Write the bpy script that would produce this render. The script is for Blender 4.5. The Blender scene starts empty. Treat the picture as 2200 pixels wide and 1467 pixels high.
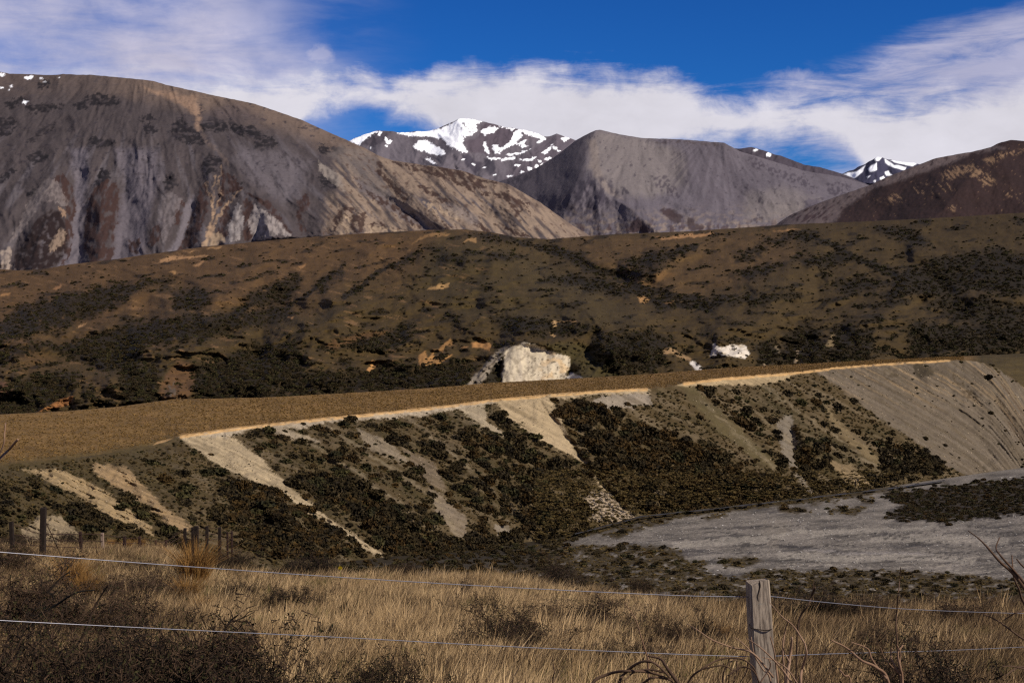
import bpy, math, random
import numpy as np
from mathutils import Matrix, Vector, Euler

random.seed(7)
RNG = np.random.default_rng(11)
SC = bpy.context.scene
COL = SC.collection
R = math.radians

# ------------------------------------------------------------------ camera, sky, sun, exposure
F = 3055.0                      # focal length in photo pixels (2200 wide)
CX, CY, HORIZON = 1100.0, 733.5, 680.0
PITCH = math.atan((CY - HORIZON) / F)
CAM_Z = 60.0
cam_d = bpy.data.cameras.new('camera')
cam_d.sensor_width = 36.0
cam_d.lens = 36.0 * F / 2200.0
cam_d.clip_start, cam_d.clip_end = 0.1, 60000
cam = bpy.data.objects.new('camera', cam_d)
COL.objects.link(cam)
cam.location = (0, 0, CAM_Z)
cam.rotation_euler = (R(90) - PITCH, 0, 0)
SC.camera = cam

SUN_DIR = Vector((0.70, -0.36, 0.62)).normalized()      # towards the sun: right, a little behind the camera
sun_d = bpy.data.lights.new('sun', 'SUN')
sun_d.energy = 5.0
sun_d.angle = R(0.5)
sun_d.color = (1.0, 0.93, 0.82)
sun = bpy.data.objects.new('sun', sun_d)
COL.objects.link(sun)
sun.rotation_euler = SUN_DIR.to_track_quat('Z', 'Y').to_euler()
SUN_EL = math.asin(SUN_DIR.z)
SUN_ROT = math.atan2(SUN_DIR.x, SUN_DIR.y)

SC.view_settings.view_transform = 'Standard'
SC.view_settings.look = 'None'
SC.view_settings.gamma = 1.0
SC.view_settings.use_curve_mapping = False
SC.view_settings.exposure = 0.35
SC.cycles.max_bounces = 5
SC.cycles.diffuse_bounces = 2
SC.cycles.use_denoising = False
SC.cycles.filter_width = 1.3


class NT:
    """small helper to write node trees"""
    def __init__(self, tree):
        self.t = tree
        self.n = tree.nodes
        self.l = tree.links
        self.n.clear()

    def node(self, typ, **kw):
        n = self.n.new(typ)
        for k, v in kw.items():
            setattr(n, k, v)
        return n

    def put(self, sock, v):
        if isinstance(v, bpy.types.NodeSocket):
            self.l.new(v, sock)
        elif v is not None:
            sock.default_value = v

    def m(self, op, a, b=None, c=None, clamp=False):
        n = self.node('ShaderNodeMath', operation=op, use_clamp=clamp)
        self.put(n.inputs[0], a)
        if b is not None:
            self.put(n.inputs[1], b)
        if c is not None:
            self.put(n.inputs[2], c)
        return n.outputs[0]

    def v(self, op, a, b=None, scale=None):
        n = self.node('ShaderNodeVectorMath', operation=op)
        self.put(n.inputs[0], a)
        if b is not None:
            self.put(n.inputs[1], b)
        if scale is not None:
            self.put(n.inputs['Scale'], scale)
        return n.outputs['Value'] if op in ('LENGTH', 'DOT_PRODUCT') else n.outputs[0]

    def noise(self, vec, scale, detail=4, rough=0.55, dist=0.0, color=False):
        n = self.node('ShaderNodeTexNoise')
        self.put(n.inputs['Vector'], vec)
        n.inputs['Scale'].default_value = scale
        n.inputs['Detail'].default_value = detail
        n.inputs['Roughness'].default_value = rough
        n.inputs['Distortion'].default_value = dist
        return n.outputs['Color'] if color else n.outputs['Fac']

    def ramp(self, x, lo, hi, a=0.0, b=1.0, smooth=True):
        n = self.node('ShaderNodeMapRange')
        n.interpolation_type = 'SMOOTHSTEP' if smooth else 'LINEAR'
        self.put(n.inputs[0], x)
        self.put(n.inputs[1], lo)
        self.put(n.inputs[2], hi)
        self.put(n.inputs[3], a)
        self.put(n.inputs[4], b)
        return n.outputs[0]

    def mix(self, f, a, b, blend='MIX'):
        n = self.node('ShaderNodeMix', data_type='RGBA', blend_type=blend)
        self.put(n.inputs[0], f)
        self.put(n.inputs[6], a)
        self.put(n.inputs[7], b)
        return n.outputs[2]

    def curve(self, x, pts, x0, x1, y0, y1):
        """a float curve through pts, x in x0..x1, y in y0..y1"""
        n = self.node('ShaderNodeFloatCurve')
        xn = self.ramp(x, x0, x1, 0.0, 1.0, False)
        self.put(n.inputs['Value'], xn)
        c = n.mapping.curves[0]
        P = [((p[0] - x0) / (x1 - x0), (p[1] - y0) / (y1 - y0)) for p in pts]
        c.points[0].location = P[0]
        c.points[1].location = P[-1]
        for p in P[1:-1]:
            c.points.new(p[0], p[1])
        n.mapping.update()
        return self.m('MULTIPLY_ADD', n.outputs[0], y1 - y0, y0)


def lin(c):
    c = np.asarray(c, float) / 255.0
    return np.where(c <= 0.04045, c / 12.92, ((c + 0.055) / 1.055) ** 2.4)


ALB = 0.61      # the picture is exposed for pale ground: painted colours are scaled to real-world reflectance


def lin4(*c):
    r = lin(c)
    return (r[0], r[1], r[2], 1.0)


def alb4(*c):
    r = lin(c) * ALB
    return (r[0], r[1], r[2], 1.0)


def ae(px, py):
    """photo pixel -> (azimuth, elevation) of the sky direction"""
    u, w = (px - CX) / F, (HORIZON - py) / F
    az = math.atan(u)
    return az, math.atan(w * math.cos(az))


def build_world():
    w = bpy.data.worlds.new('World')
    SC.world = w
    w.use_nodes = True
    T = NT(w.node_tree)
    sky = T.node('ShaderNodeTexSky', sky_type='NISHITA')
    sky.sun_disc = False
    sky.sun_elevation = SUN_EL
    sky.sun_rotation = SUN_ROT
    sky.altitude = 700
    sky.air_density = 1.0
    sky.dust_density = 0.2
    sky.ozone_density = 3.0
    tc = T.node('ShaderNodeTexCoord')
    sep = T.node('ShaderNodeSeparateXYZ')
    T.l.new(tc.outputs['Generated'], sep.inputs[0])
    az = T.m('ARCTAN2', sep.outputs[0], sep.outputs[1])
    el = T.m('ARCSINE', sep.outputs[2])
    cmb = T.node('ShaderNodeCombineXYZ')
    T.put(cmb.inputs[0], az)
    T.put(cmb.inputs[1], el)
    P = cmb.outputs[0]

    def aniso(sx, sy, rot=0.0):
        mp = T.node('ShaderNodeMapping')
        T.put(mp.inputs['Vector'], P)
        mp.inputs['Rotation'].default_value = (0, 0, rot)
        mp.inputs['Scale'].default_value = (sx, sy, 1)
        return mp.outputs[0]
    puff = T.m('SUBTRACT', T.noise(aniso(1, 1.5), 32, 8, 0.62, 0.3), 0.5)
    broad = T.m('SUBTRACT', T.noise(aniso(1, 2.0), 8, 4, 0.5), 0.5)
    streak = T.m('SUBTRACT', T.noise(aniso(1, 4.2, R(-14)), 9, 7, 0.6, 0.3), 0.5)
    wisp = T.m('SUBTRACT', T.noise(aniso(1, 5.5, R(8)), 13, 8, 0.66, 0.5), 0.5)

    A0, A1 = -0.62, 0.62

    def line(pts):
        return T.curve(az, [ae(*p) for p in pts], A0, A1, 0.0, 0.4)
    # the long bank of cloud: upper and lower edge
    top = line([(-1050, 60), (250, 150), (470, 150), (600, 145), (700, 138), (775, 146), (818, 160), (836, 168), (860, 150),
                (905, 143), (1000, 134), (1120, 138), (1215, 137), (1320, 145), (1440, 156), (1510, 180),
                (1580, 196), (1680, 194), (1800, 196), (1950, 196), (2050, 190), (2200, 160), (3250, 100)])
    bot = line([(-1050, 420), (500, 380), (620, 330), (668, 268), (720, 246), (790, 238), (840, 250), (900, 268), (1000, 320),
                (1200, 345), (1440, 326), (1560, 312), (1680, 306), (1760, 308), (1840, 350), (1880, 420), (2200, 470), (3250, 500)])
    # softness of the upper edge: crisp and puffy on the left, wispy on the right
    edge = T.m('MULTIPLY_ADD', puff, 0.030, T.m('MULTIPLY', wisp, 0.034))
    up = T.ramp(T.m('ADD', T.m('SUBTRACT', top, el), edge), -0.004, 0.020)
    lo = T.ramp(T.m('ADD', T.m('SUBTRACT', el, bot), T.m('MULTIPLY_ADD', puff, 0.030, T.m('MULTIPLY', wisp, 0.014))), -0.006, 0.014)
    body = T.m('MULTIPLY_ADD', broad, 0.35, T.m('MULTIPLY_ADD', wisp, 0.45, 1.1), clamp=True)
    bank = T.m('MULTIPLY', T.m('MULTIPLY', up, lo), body)
    # the thin high sheet on the left
    ledge = T.curve(el, [(0.0, ae(470, 400)[0]), (0.10, ae(500, 300)[0]), (0.165, ae(700, 160)[0]), (0.185, ae(590, 100)[0]),
                         (0.21, ae(520, 40)[0]), (0.24, ae(560, -60)[0]), (0.4, ae(500, -500)[0])], 0.0, 0.4, A0, A1)
    lmask = T.ramp(T.m('ADD', T.m('SUBTRACT', ledge, az), T.m('MULTIPLY', broad, 0.10)), -0.055, 0.05)
    left = T.m('MULTIPLY', lmask, T.m('MULTIPLY_ADD', streak, 1.9, T.m('MULTIPLY_ADD', puff, 0.6, 0.74), clamp=True))
    # thin veil between the left sheet and the blue
    veil = T.m('MULTIPLY', T.ramp(az, ae(960, 0)[0], ae(560, 0)[0]), T.ramp(streak, -0.12, 0.22, 0.03, 0.30))
    # wisps rising to the right
    rtop = line([(-1050, 700), (1400, 420), (1560, 200), (1640, 178), (1720, 148), (1830, 112), (1920, 82), (2000, 52), (2100, 30), (2200, 10), (3250, -60)])
    rmask = T.ramp(T.m('ADD', T.m('SUBTRACT', rtop, el), T.m('MULTIPLY_ADD', wisp, 0.03, T.m('MULTIPLY', puff, 0.012))), -0.006, 0.020)
    rfill = T.ramp(T.m('ADD', T.m('MULTIPLY', az, 1.0), T.m('MULTIPLY_ADD', wisp, 0.55, T.m('MULTIPLY', broad, 0.16))), 0.10, 0.36, 0.0, 0.82)
    right = T.m('MULTIPLY', T.m('MULTIPLY', rmask, rfill), T.ramp(el, 0.09, 0.12, 0.85, 1.0))
    # one small puff above the bank
    def blob(px, py, sx, sy, amp):
        a, e = ae(px, py)
        d = T.v('LENGTH', T.v('MULTIPLY', T.v('SUBTRACT', P, (a, e, 0)), (F / sx, F / sy, 0)))
        return T.m('MULTIPLY', T.ramp(T.m('MULTIPLY_ADD', puff, -3.2, d), 0.0, 1.2, 1.0, 0.0), amp)
    small = T.m('MAXIMUM', blob(697, 116, 36, 20, 0.55), T.m('MAXIMUM', blob(1700, 166, 70, 15, 0.55), blob(2160, 30, 150, 22, -0.0)))
    d1 = T.m('MAXIMUM', bank, left)
    d2 = T.m('MAXIMUM', T.m('MAXIMUM', veil, right), small)
    inv = T.m('MULTIPLY', T.m('SUBTRACT', 1.0, d1), T.m('SUBTRACT', 1.0, d2))
    dens = T.m('SUBTRACT', 1.0, inv, clamp=True)
    dens = T.m('MULTIPLY', dens, T.ramp(el, 0.36, 0.55, 1.0, 0.35))
    # cloud colour: lavender white, thicker parts brighter
    bright = T.m('MULTIPLY_ADD', broad, 0.35, T.m('MULTIPLY_ADD', puff, 0.22, T.m('MULTIPLY_ADD', bank, 0.08, 0.88)))
    ccol = T.mix(T.m('MULTIPLY', bank, 1.0, clamp=True), lin4(214, 211, 236), lin4(233, 230, 240))
    ccol = T.v('SCALE', ccol, scale=T.m('MULTIPLY', bright, 1.06))
    # sky blue: the physical sky, a little deeper
    gm = T.node('ShaderNodeGamma')
    T.put(gm.inputs['Color'], T.v('SCALE', sky.outputs[0], scale=0.2))
    gm.inputs['Gamma'].default_value = 1.45
    skyc = T.v('MULTIPLY', gm.outputs[0], (0.75, 2.8, 5.5))
    bg1 = T.node('ShaderNodeBackground')
    T.put(bg1.inputs['Color'], skyc)
    bg1.inputs['Strength'].default_value = 0.056
    bg2 = T.node('ShaderNodeBackground')
    T.put(bg2.inputs['Color'], ccol)
    bg2.inputs['Strength'].default_value = 0.66
    mx = T.node('ShaderNodeMixShader')
    T.put(mx.inputs[0], dens)
    T.l.new(bg1.outputs[0], mx.inputs[1])
    T.l.new(bg2.outputs[0], mx.inputs[2])
    out = T.node('ShaderNodeOutputWorld')
    T.l.new(mx.outputs[0], out.inputs[0])


build_world()

# ------------------------------------------------------------------ numeric helpers
def at(px, py, D):
    """photo pixel and distance (along the view, metres) -> world point(s)"""
    u = (np.asarray(px, float) - CX) / F
    w = -(np.asarray(py, float) - CY) / F
    c, s = math.cos(PITCH), math.sin(PITCH)
    dy = c + w * s
    dz = -s + w * c
    D = np.asarray(D, float)
    k = D / dy
    return np.stack(np.broadcast_arrays(u * k, D, CAM_Z + dz * k), -1)


_perm = np.random.default_rng(5).permutation(256)
_perm = np.concatenate([_perm, _perm])
_ga = np.linspace(0, 2 * np.pi, 257)[:256]
_gx, _gy = np.cos(_ga), np.sin(_ga)


def perlin(x, y, seed=0):
    x = np.asarray(x, float) + seed * 17.31
    y = np.asarray(y, float) + seed * 9.77
    xi, yi = np.floor(x).astype(int), np.floor(y).astype(int)
    xf, yf = x - xi, y - yi
    u, v = xf * xf * xf * (xf * (xf * 6 - 15) + 10), yf * yf * yf * (yf * (yf * 6 - 15) + 10)

    def g(ix, iy, dx, dy):
        h = _perm[(_perm[ix & 255] + iy) & 255]
        return _gx[h] * dx + _gy[h] * dy
    a = g(xi, yi, xf, yf)
    b = g(xi + 1, yi, xf - 1, yf)
    c = g(xi, yi + 1, xf, yf - 1)
    d = g(xi + 1, yi + 1, xf - 1, yf - 1)
    return (a + u * (b - a) + v * ((c + u * (d - c)) - (a + u * (b - a)))) * 1.5


def fbm(x, y, octv=4, seed=0, gain=0.5):
    r, amp, tot = 0, 1.0, 0
    for k in range(octv):
        r = r + amp * perlin(x * 2 ** k, y * 2 ** k, seed + k * 3)
        tot += amp
        amp *= gain
    return r / tot


def ridged(x, y, octv=4, seed=0):
    r, amp, tot = 0, 1.0, 0
    for k in range(octv):
        r = r + amp * (1 - np.abs(perlin(x * 2 ** k, y * 2 ** k, seed + k * 3)) * 2)
        tot += amp
        amp *= 0.5
    return r / tot


def sstep(a, b, x):
    t = np.clip((x - a) / (b - a), 0, 1)
    return t * t * (3 - 2 * t)


def poly_sd(poly, X, Y):
    """signed distance, negative inside"""
    p = np.asarray(poly, float)
    q = np.roll(p, -1, 0)
    d = np.full(X.shape, 1e18)
    s = np.zeros(X.shape, bool)
    for (ax, ay), (bx, by) in zip(p, q):
        ex, ey = bx - ax, by - ay
        wx, wy = X - ax, Y - ay
        t = np.clip((wx * ex + wy * ey) / (ex * ex + ey * ey + 1e-9), 0, 1)
        d = np.minimum(d, (wx - ex * t) ** 2 + (wy - ey * t) ** 2)
        c = ((ay > Y) != (by > Y))
        if c.any():
            xs = ax + (Y - ay) / (by - ay + 1e-12) * ex
            s ^= c & (X < xs)
    d = np.sqrt(d)
    return np.where(s, -d, d)


def in_poly(poly, X, Y):
    return poly_sd(poly, np.asarray(X, float), np.asarray(Y, float)) < 0


def interp(pts, x):
    a = np.asarray(pts, float)
    return np.interp(x, a[:, 0], a[:, 1])


def mesh_np(name, verts, faces_flat, sizes, smooth=True):
    """fast mesh from flat arrays"""
    me = bpy.data.meshes.new(name)
    verts = np.asarray(verts, np.float32).reshape(-1, 3)
    faces_flat = np.asarray(faces_flat, np.int32).ravel()
    sizes = np.asarray(sizes, np.int32)
    me.vertices.add(len(verts))
    me.vertices.foreach_set('co', verts.ravel())
    me.loops.add(len(faces_flat))
    me.loops.foreach_set('vertex_index', faces_flat)
    me.polygons.add(len(sizes))
    st = np.concatenate([[0], np.cumsum(sizes)[:-1]]).astype(np.int32)
    me.polygons.foreach_set('loop_start', st)
    me.polygons.foreach_set('loop_total', sizes)
    me.polygons.foreach_set('use_smooth', np.full(len(sizes), smooth, bool))
    me.update(calc_edges=True)
    return me


def grid_faces(ny, nx):
    i = np.arange(ny * nx).reshape(ny, nx)
    return np.stack([i[:-1, :-1], i[:-1, 1:], i[1:, 1:], i[1:, :-1]], -1).reshape(-1, 4)


def link(name, me, mat=None, parent=None, **props):
    o = bpy.data.objects.new(name, me)
    COL.objects.link(o)
    if mat and me is not None:
        me.materials.clear()
        me.materials.append(mat)
    if parent:
        o.parent = parent
    for k, v in props.items():
        o[k] = v
    return o


def thing(name, label, cat, loc=(0, 0, 0), group=None):
    o = bpy.data.objects.new(name, None)
    COL.objects.link(o)
    o.location = loc
    o.empty_display_size = 0.2
    o['label'] = label
    o['category'] = cat
    if group:
        o['group'] = group
    return o


# ------------------------------------------------------------------ materials
def base_mat(name):
    m = bpy.data.materials.new(name)
    m.use_nodes = True
    T = NT(m.node_tree)
    b = T.node('ShaderNodeBsdfPrincipled')
    b.inputs['Roughness'].default_value = 0.95
    b.inputs['Specular IOR Level'].default_value = 0.12
    out = T.node('ShaderNodeOutputMaterial')
    T.l.new(b.outputs[0], out.inputs[0])
    return m, T, b


def terrain_mat(name, s1, s2, amp1=0.35, amp2=0.35, bump=0.0, bscale=1.0, speck=None):
    """colour from the painted ground cover, broken up by two sizes of noise"""
    m, T, b = base_mat(name)
    at_ = T.node('ShaderNodeAttribute', attribute_name='Col')
    geo = T.node('ShaderNodeNewGeometry')
    P = geo.outputs['Position']
    n1 = T.noise(P, s1, 5, 0.6)
    n2 = T.noise(P, s2, 3, 0.65)
    f = T.m('MULTIPLY_ADD', T.m('SUBTRACT', n1, 0.5), amp1 * 2.2, 1.0)
    g = T.m('MULTIPLY_ADD', T.m('SUBTRACT', n2, 0.5), amp2 * 2.2, 1.0)
    k = T.m('MAXIMUM', T.m('MULTIPLY', f, g), 0.12)
    sx = T.node('ShaderNodeSeparateColor')
    T.l.new(at_.outputs['Color'], sx.inputs[0])
    sn = T.ramp(sx.outputs[1], 0.27, 0.38, 0.0, 0.85)
    k = T.m('ADD', T.m('MULTIPLY', k, T.m('SUBTRACT', 1.0, sn)), sn)
    c = T.v('SCALE', at_.outputs['Color'], scale=k)
    if speck:
        sc, lo, hi, col, w = speck
        n3 = T.noise(P, sc, 2, 0.6)
        c = T.mix(T.m('MULTIPLY', T.ramp(n3, lo, hi, 0.0, w), T.ramp(sx.outputs[1], 0.05, 0.09)), c, col)
    T.put(b.inputs['Base Color'], c)
    if bump:
        bp = T.node('ShaderNodeBump')
        bp.inputs['Strength'].default_value = 1.0
        bp.inputs['Distance'].default_value = bump
        T.put(bp.inputs['Height'], T.m('MULTIPLY_ADD', n2, 0.4, T.noise(P, bscale, 5, 0.6)))
        T.l.new(bp.outputs[0], b.inputs['Normal'])
    return m


def plain_mat(name, c1, c2, scale=6.0, rnd=0.5, rough=0.9, island=False, spec=0.15):
    """two-tone material, tone by object/instance and by noise"""
    c1, c2 = [tuple(x * ALB for x in c[:3]) + (1.0,) for c in (c1, c2)]
    m, T, b = base_mat(name)
    oi = T.node('ShaderNodeObjectInfo')
    geo = T.node('ShaderNodeNewGeometry')
    r = geo.outputs['Random Per Island'] if island else oi.outputs['Random']
    n = T.noise(geo.outputs['Position'], scale, 3, 0.6)
    f = T.m('MULTIPLY_ADD', r, rnd, T.m('MULTIPLY', T.ramp(n, 0.3, 0.7), 1 - rnd), clamp=True)
    if island:
        f = T.m('MULTIPLY_ADD', T.m('SUBTRACT', oi.outputs['Random'], 0.5), 0.5, f, clamp=True)
    T.put(b.inputs['Base Color'], T.mix(f, c1, c2))
    b.inputs['Roughness'].default_value = rough
    b.inputs['Specular IOR Level'].default_value = spec
    return m


# ------------------------------------------------------------------ relief: a piece of land
class Relief:
    """Land seen across a range of directions: every vertex has its own distance, so it is a real surface.
    rows run from the foot (t=0) to the skyline (t=1)."""

    def __init__(self, name, top, bot, dtop, dbot, x0, x1, step, ny, seed=0, warp=9.0, pad=None):
        xs = np.arange(x0, x1 + step, step, dtype=float)
        self.name = name
        self.xs = xs
        tp = interp(top, xs)
        bt = interp(bot, xs)
        dt, db = interp(dtop, xs), interp(dbot, xs)
        t = np.linspace(0, 1, ny)[:, None]
        self.T = t + 0 * xs[None]
        self.X = xs[None] + 0 * t
        self.Y = bt[None] + (tp - bt)[None] * t
        self.D = 1.0 / ((1 / db)[None] * (1 - t) + (1 / dt)[None] * t)
        self.top, self.bot = tp, bt
        self.seed = seed
        X, Y = self.X, self.Y
        self.WX = X + warp * (fbm(X / 34, Y / 34, 4, seed + 1, 0.6) + 0.45 * fbm(X / 8, Y / 8, 3, seed + 2, 0.6))
        self.WY = Y + warp * (fbm(X / 34, Y / 34, 4, seed + 20, 0.6) + 0.45 * fbm(X / 8, Y / 8, 3, seed + 21, 0.6))
        self.SWX = warp * fbm(X / 60, Y / 60, 2, seed + 1)
        self.disp = np.zeros_like(X)
        self.col = np.zeros(X.shape + (3,))

    def fill(self, c):
        self.col[:] = lin(c) * ALB

    def mask(self, poly, soft=2.0, warp=1.0, grow=0.0):
        p = np.asarray(poly, float)
        X = self.X + (self.WX - self.X) * warp
        Y = self.Y + (self.WY - self.Y) * warp
        m = np.zeros(X.shape)
        b = soft + abs(grow) + 2
        s = (X > p[:, 0].min() - b) & (X < p[:, 0].max() + b) & (Y > p[:, 1].min() - b) & (Y < p[:, 1].max() + b)
        if s.any():
            m[s] = 1 - sstep(-soft, soft, poly_sd(p, X[s], Y[s]) - grow)
        return m

    def stroke(self, line, w0, w1=None, soft=1.5, warp=1.0):
        w1 = w0 if w1 is None else w1
        X = self.X + (self.WX - self.X) * warp
        Y = self.Y + (self.WY - self.Y) * warp
        m = np.zeros(X.shape)
        n = len(line) - 1
        for k in range(n):
            (ax, ay), (bx, by) = line[k], line[k + 1]
            wa, wb = w0 + (w1 - w0) * k / n, w0 + (w1 - w0) * (k + 1) / n
            b = max(wa, wb) + soft + 2
            s = (X > min(ax, bx) - b) & (X < max(ax, bx) + b) & (Y > min(ay, by) - b) & (Y < max(ay, by) + b)
            if not s.any():
                continue
            ex, ey = bx - ax, by - ay
            wx, wy = X[s] - ax, Y[s] - ay
            t = np.clip((wx * ex + wy * ey) / (ex * ex + ey * ey + 1e-9), 0, 1)
            d = np.hypot(wx - ex * t, wy - ey * t) - (wa + (wb - wa) * t)
            m[s] = np.maximum(m[s], 1 - sstep(-soft, soft, d))
        return m

    def paint(self, m, c, op=1.0):
        a = (np.clip(m, 0, 1) * op)[..., None]
        self.col = self.col * (1 - a) + lin(c) * (1.0 if c is SNOW else ALB) * a

    def ridge(self, line, wl, wr, h, fade=25.0, warp=0.6, sharp=0.8):
        """a spur (h>0) or gully (h<0): a tent-shaped rise along a line that runs down the slope"""
        p = np.asarray(line, float)
        X = self.X + self.SWX * warp * 1.5
        Y = self.Y
        y0, y1 = p[0, 1], p[-1, 1]
        xl = np.interp(Y, p[:, 1], p[:, 0])
        dx = X - xl
        grow = 0.35 + 0.65 * sstep(y0, y0 + 0.6 * (y1 - y0), Y)
        w = np.where(dx < 0, wl, wr) * grow
        k = np.clip(1 - np.abs(dx) / w, 0, 1)
        k = sharp * k + (1 - sharp) * k * k * (3 - 2 * k)
        k = k * sstep(y0 - fade * 0.3, y0 + fade, Y) * (1 - sstep(y1, y1 + fade, Y)) * grow
        self.disp -= h * k

    def rag(self, m, amp=0.5, cx_=5.0, cy_=4.0, seed=7, lo=0.35, hi=0.65, xy=None):
        """break a soft mask into a ragged, fractal edge"""
        x_, y_ = xy if xy else (self.X, self.Y)
        s_ = (m > 0.01) & (m < 0.999)
        out = m.copy()
        out[s_] = sstep(lo, hi, m[s_] + amp * fbm(x_[s_] / cx_, y_[s_] / cy_, 4, seed, 0.65))
        return out

    def fan(self, apex):
        """coordinates across and along fall lines that spread from a high point"""
        dx, dy = self.X - apex[0], self.Y - apex[1]
        return np.arctan2(dx, np.clip(dy, 1, None)) * 420, np.hypot(dx, dy)

    def crags(self, cx_, cy_, amp, seed, wamp=0.6, fan=None):
        """branching ridges: ridged noise in strongly bent coordinates"""
        X, Y = self.X / cx_, self.Y / cy_
        if fan:
            sx_, sy_ = self.fan(fan)
            X, Y = sx_ / cx_, sy_ / cy_
        bx_ = X + wamp * fbm(X * 0.7, Y * 0.7, 3, seed + 50)
        by_ = Y + wamp * fbm(X * 0.7, Y * 0.7, 3, seed + 70)
        n = ridged(bx_, by_, 5, seed)
        self.disp -= amp * n
        return n

    def build(self, mat, back=None, skirt=None, kind='structure'):
        D = self.D + self.disp
        P = at(self.X, self.Y, D)
        C = self.col
        rows, cols = [P], [C]
        if skirt:                                           # carry the foot down out of sight
            f = P[0].copy()
            f[:, 2] -= skirt
            rows.insert(0, f[None])
            cols.insert(0, C[:1])
        if back:                                            # the far side of the crest
            run, drop, n = back
            for k in range(1, n + 1):
                q = P[-1].copy()
                dr = q[:, :2] / np.linalg.norm(q[:, :2], axis=1)[:, None]
                q[:, :2] += dr * run * k / n
                q[:, 2] -= drop * (k / n) ** 1.4
                rows.append(q[None])
                cols.append(C[-1:])
        P = np.concatenate(rows)
        C = np.concatenate(cols)
        ny, nx = P.shape[:2]
        fc = grid_faces(ny, nx)
        me = mesh_np(self.name, P, fc, np.full(len(fc), 4))
        ca = me.color_attributes.new('Col', 'FLOAT_COLOR', 'POINT')
        rgba = np.ones((ny * nx, 4), np.float32)
        rgba[:, :3] = np.clip(C.reshape(-1, 3), 0.001, 0.95)
        ca.data.foreach_set('color', rgba.ravel())
        self.obj = link(self.name, me, mat, kind=kind)
        return self.obj

    def depth_at(self, px, py):
        """distance of the land in a given direction (nearest grid vertex)"""
        px = np.asarray(px, float)
        py = np.asarray(py, float)
        j = np.clip(np.round((px - self.xs[0]) / (self.xs[1] - self.xs[0])).astype(int), 0, len(self.xs) - 1)
        ny = self.X.shape[0]
        t = (py - self.bot[j]) / (self.top[j] - self.bot[j] - 1e-9)
        i = np.clip(np.round(t * (ny - 1)).astype(int), 0, ny - 1)
        return (self.D + self.disp)[i, j]


def crop(ox, oy, s):
    return lambda *pts: [(ox + x / s, oy + y / s) for x, y in pts]


c1 = crop(0, 100, 2.934)
c2 = crop(700, 200, 2.934)
c3 = crop(1400, 200, 2.75)
c4 = crop(0, 500, 2.934)
c5 = crop(700, 550, 2.934)
c6 = crop(1400, 600, 2.716)
c8 = crop(0, 900, 2.588)
c9 = crop(1400, 967, 2.75)
c7 = crop(700, 967, 2.934)
cH = crop(1100, 480, 2.0)

SNOW = (252, 252, 255)
MOUNTAIN = terrain_mat('mountain_rock', 0.018, 0.11, 0.14, 0.24, 3.0, 0.03)
FARROCK = terrain_mat('snow_mountain_rock', 0.010, 0.05, 0.10, 0.12, 5.0, 0.012)
HILL = terrain_mat('tussock_hill', 0.05, 0.55, 0.22, 0.50, 0.5, 0.25)
TERRACE = terrain_mat('dry_terrace_grass', 0.10, 1.7, 0.16, 0.55, 0.30, 1.3)
BLUFF = terrain_mat('bluff_soil', 0.22, 2.6, 0.18, 0.30, 0.35, 1.1)
BED = terrain_mat('river_gravel', 0.30, 1.7, 0.30, 0.80, 0.35, 1.0,
                  speck=(1.1, 0.58, 0.66, alb4(190, 178, 160), 0.6))
GROUND = terrain_mat('foreground_soil', 0.5, 7.0, 0.25, 0.45, 0.05, 6.0)

# ------------------------------------------------------------------ the wide ground sheet under everything
xs = np.linspace(-16000, 16000, 60)
ys = np.linspace(-400, 30000, 60)
gx, gy = np.meshgrid(xs, ys)
gz = np.full_like(gx, CAM_Z - 120.0) + 6 * fbm(gx / 900, gy / 900, 3, 4)
fc = grid_faces(60, 60)
me = mesh_np('ground', np.stack([gx, gy, gz], -1), fc, np.full(len(fc), 4))
ca = me.color_attributes.new('Col', 'FLOAT_COLOR', 'POINT')
ca.data.foreach_set('color', np.tile(np.append(lin((92, 72, 48)) * ALB, 1.0), 3600).astype(np.float32))
link('ground', me, HILL, kind='structure')

# ------------------------------------------------------------------ far snow mountain
def flat(v):
    return [(-3000, v), (6000, v)]


def noise_rel(L, cellx, celly, amp, seed, rid=False, slant=0.0):
    X = L.X + slant * L.Y
    n = ridged(X / cellx, L.Y / celly, 4, seed) if rid else fbm(X / cellx, L.Y / celly, 4, seed)
    L.disp -= amp * n


def vary(L, cell, amp, seed, cy=None, slant=0.0):
    n = fbm((L.X + slant * L.Y) / cell, L.Y / (cy or cell), 4, seed)
    L.col *= (1 + amp * n)[..., None]


def jag(pts, amp, step, seed, x0=None, x1=None):
    """skyline points with small rocky irregularities"""
    a = np.asarray(pts, float)
    xs_ = np.arange(a[0, 0], a[-1, 0], step)
    ys_ = np.interp(xs_, a[:, 0], a[:, 1]) + amp * fbm(xs_ / 14, xs_ * 0, 3, seed)
    return list(zip(xs_, ys_))


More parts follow.
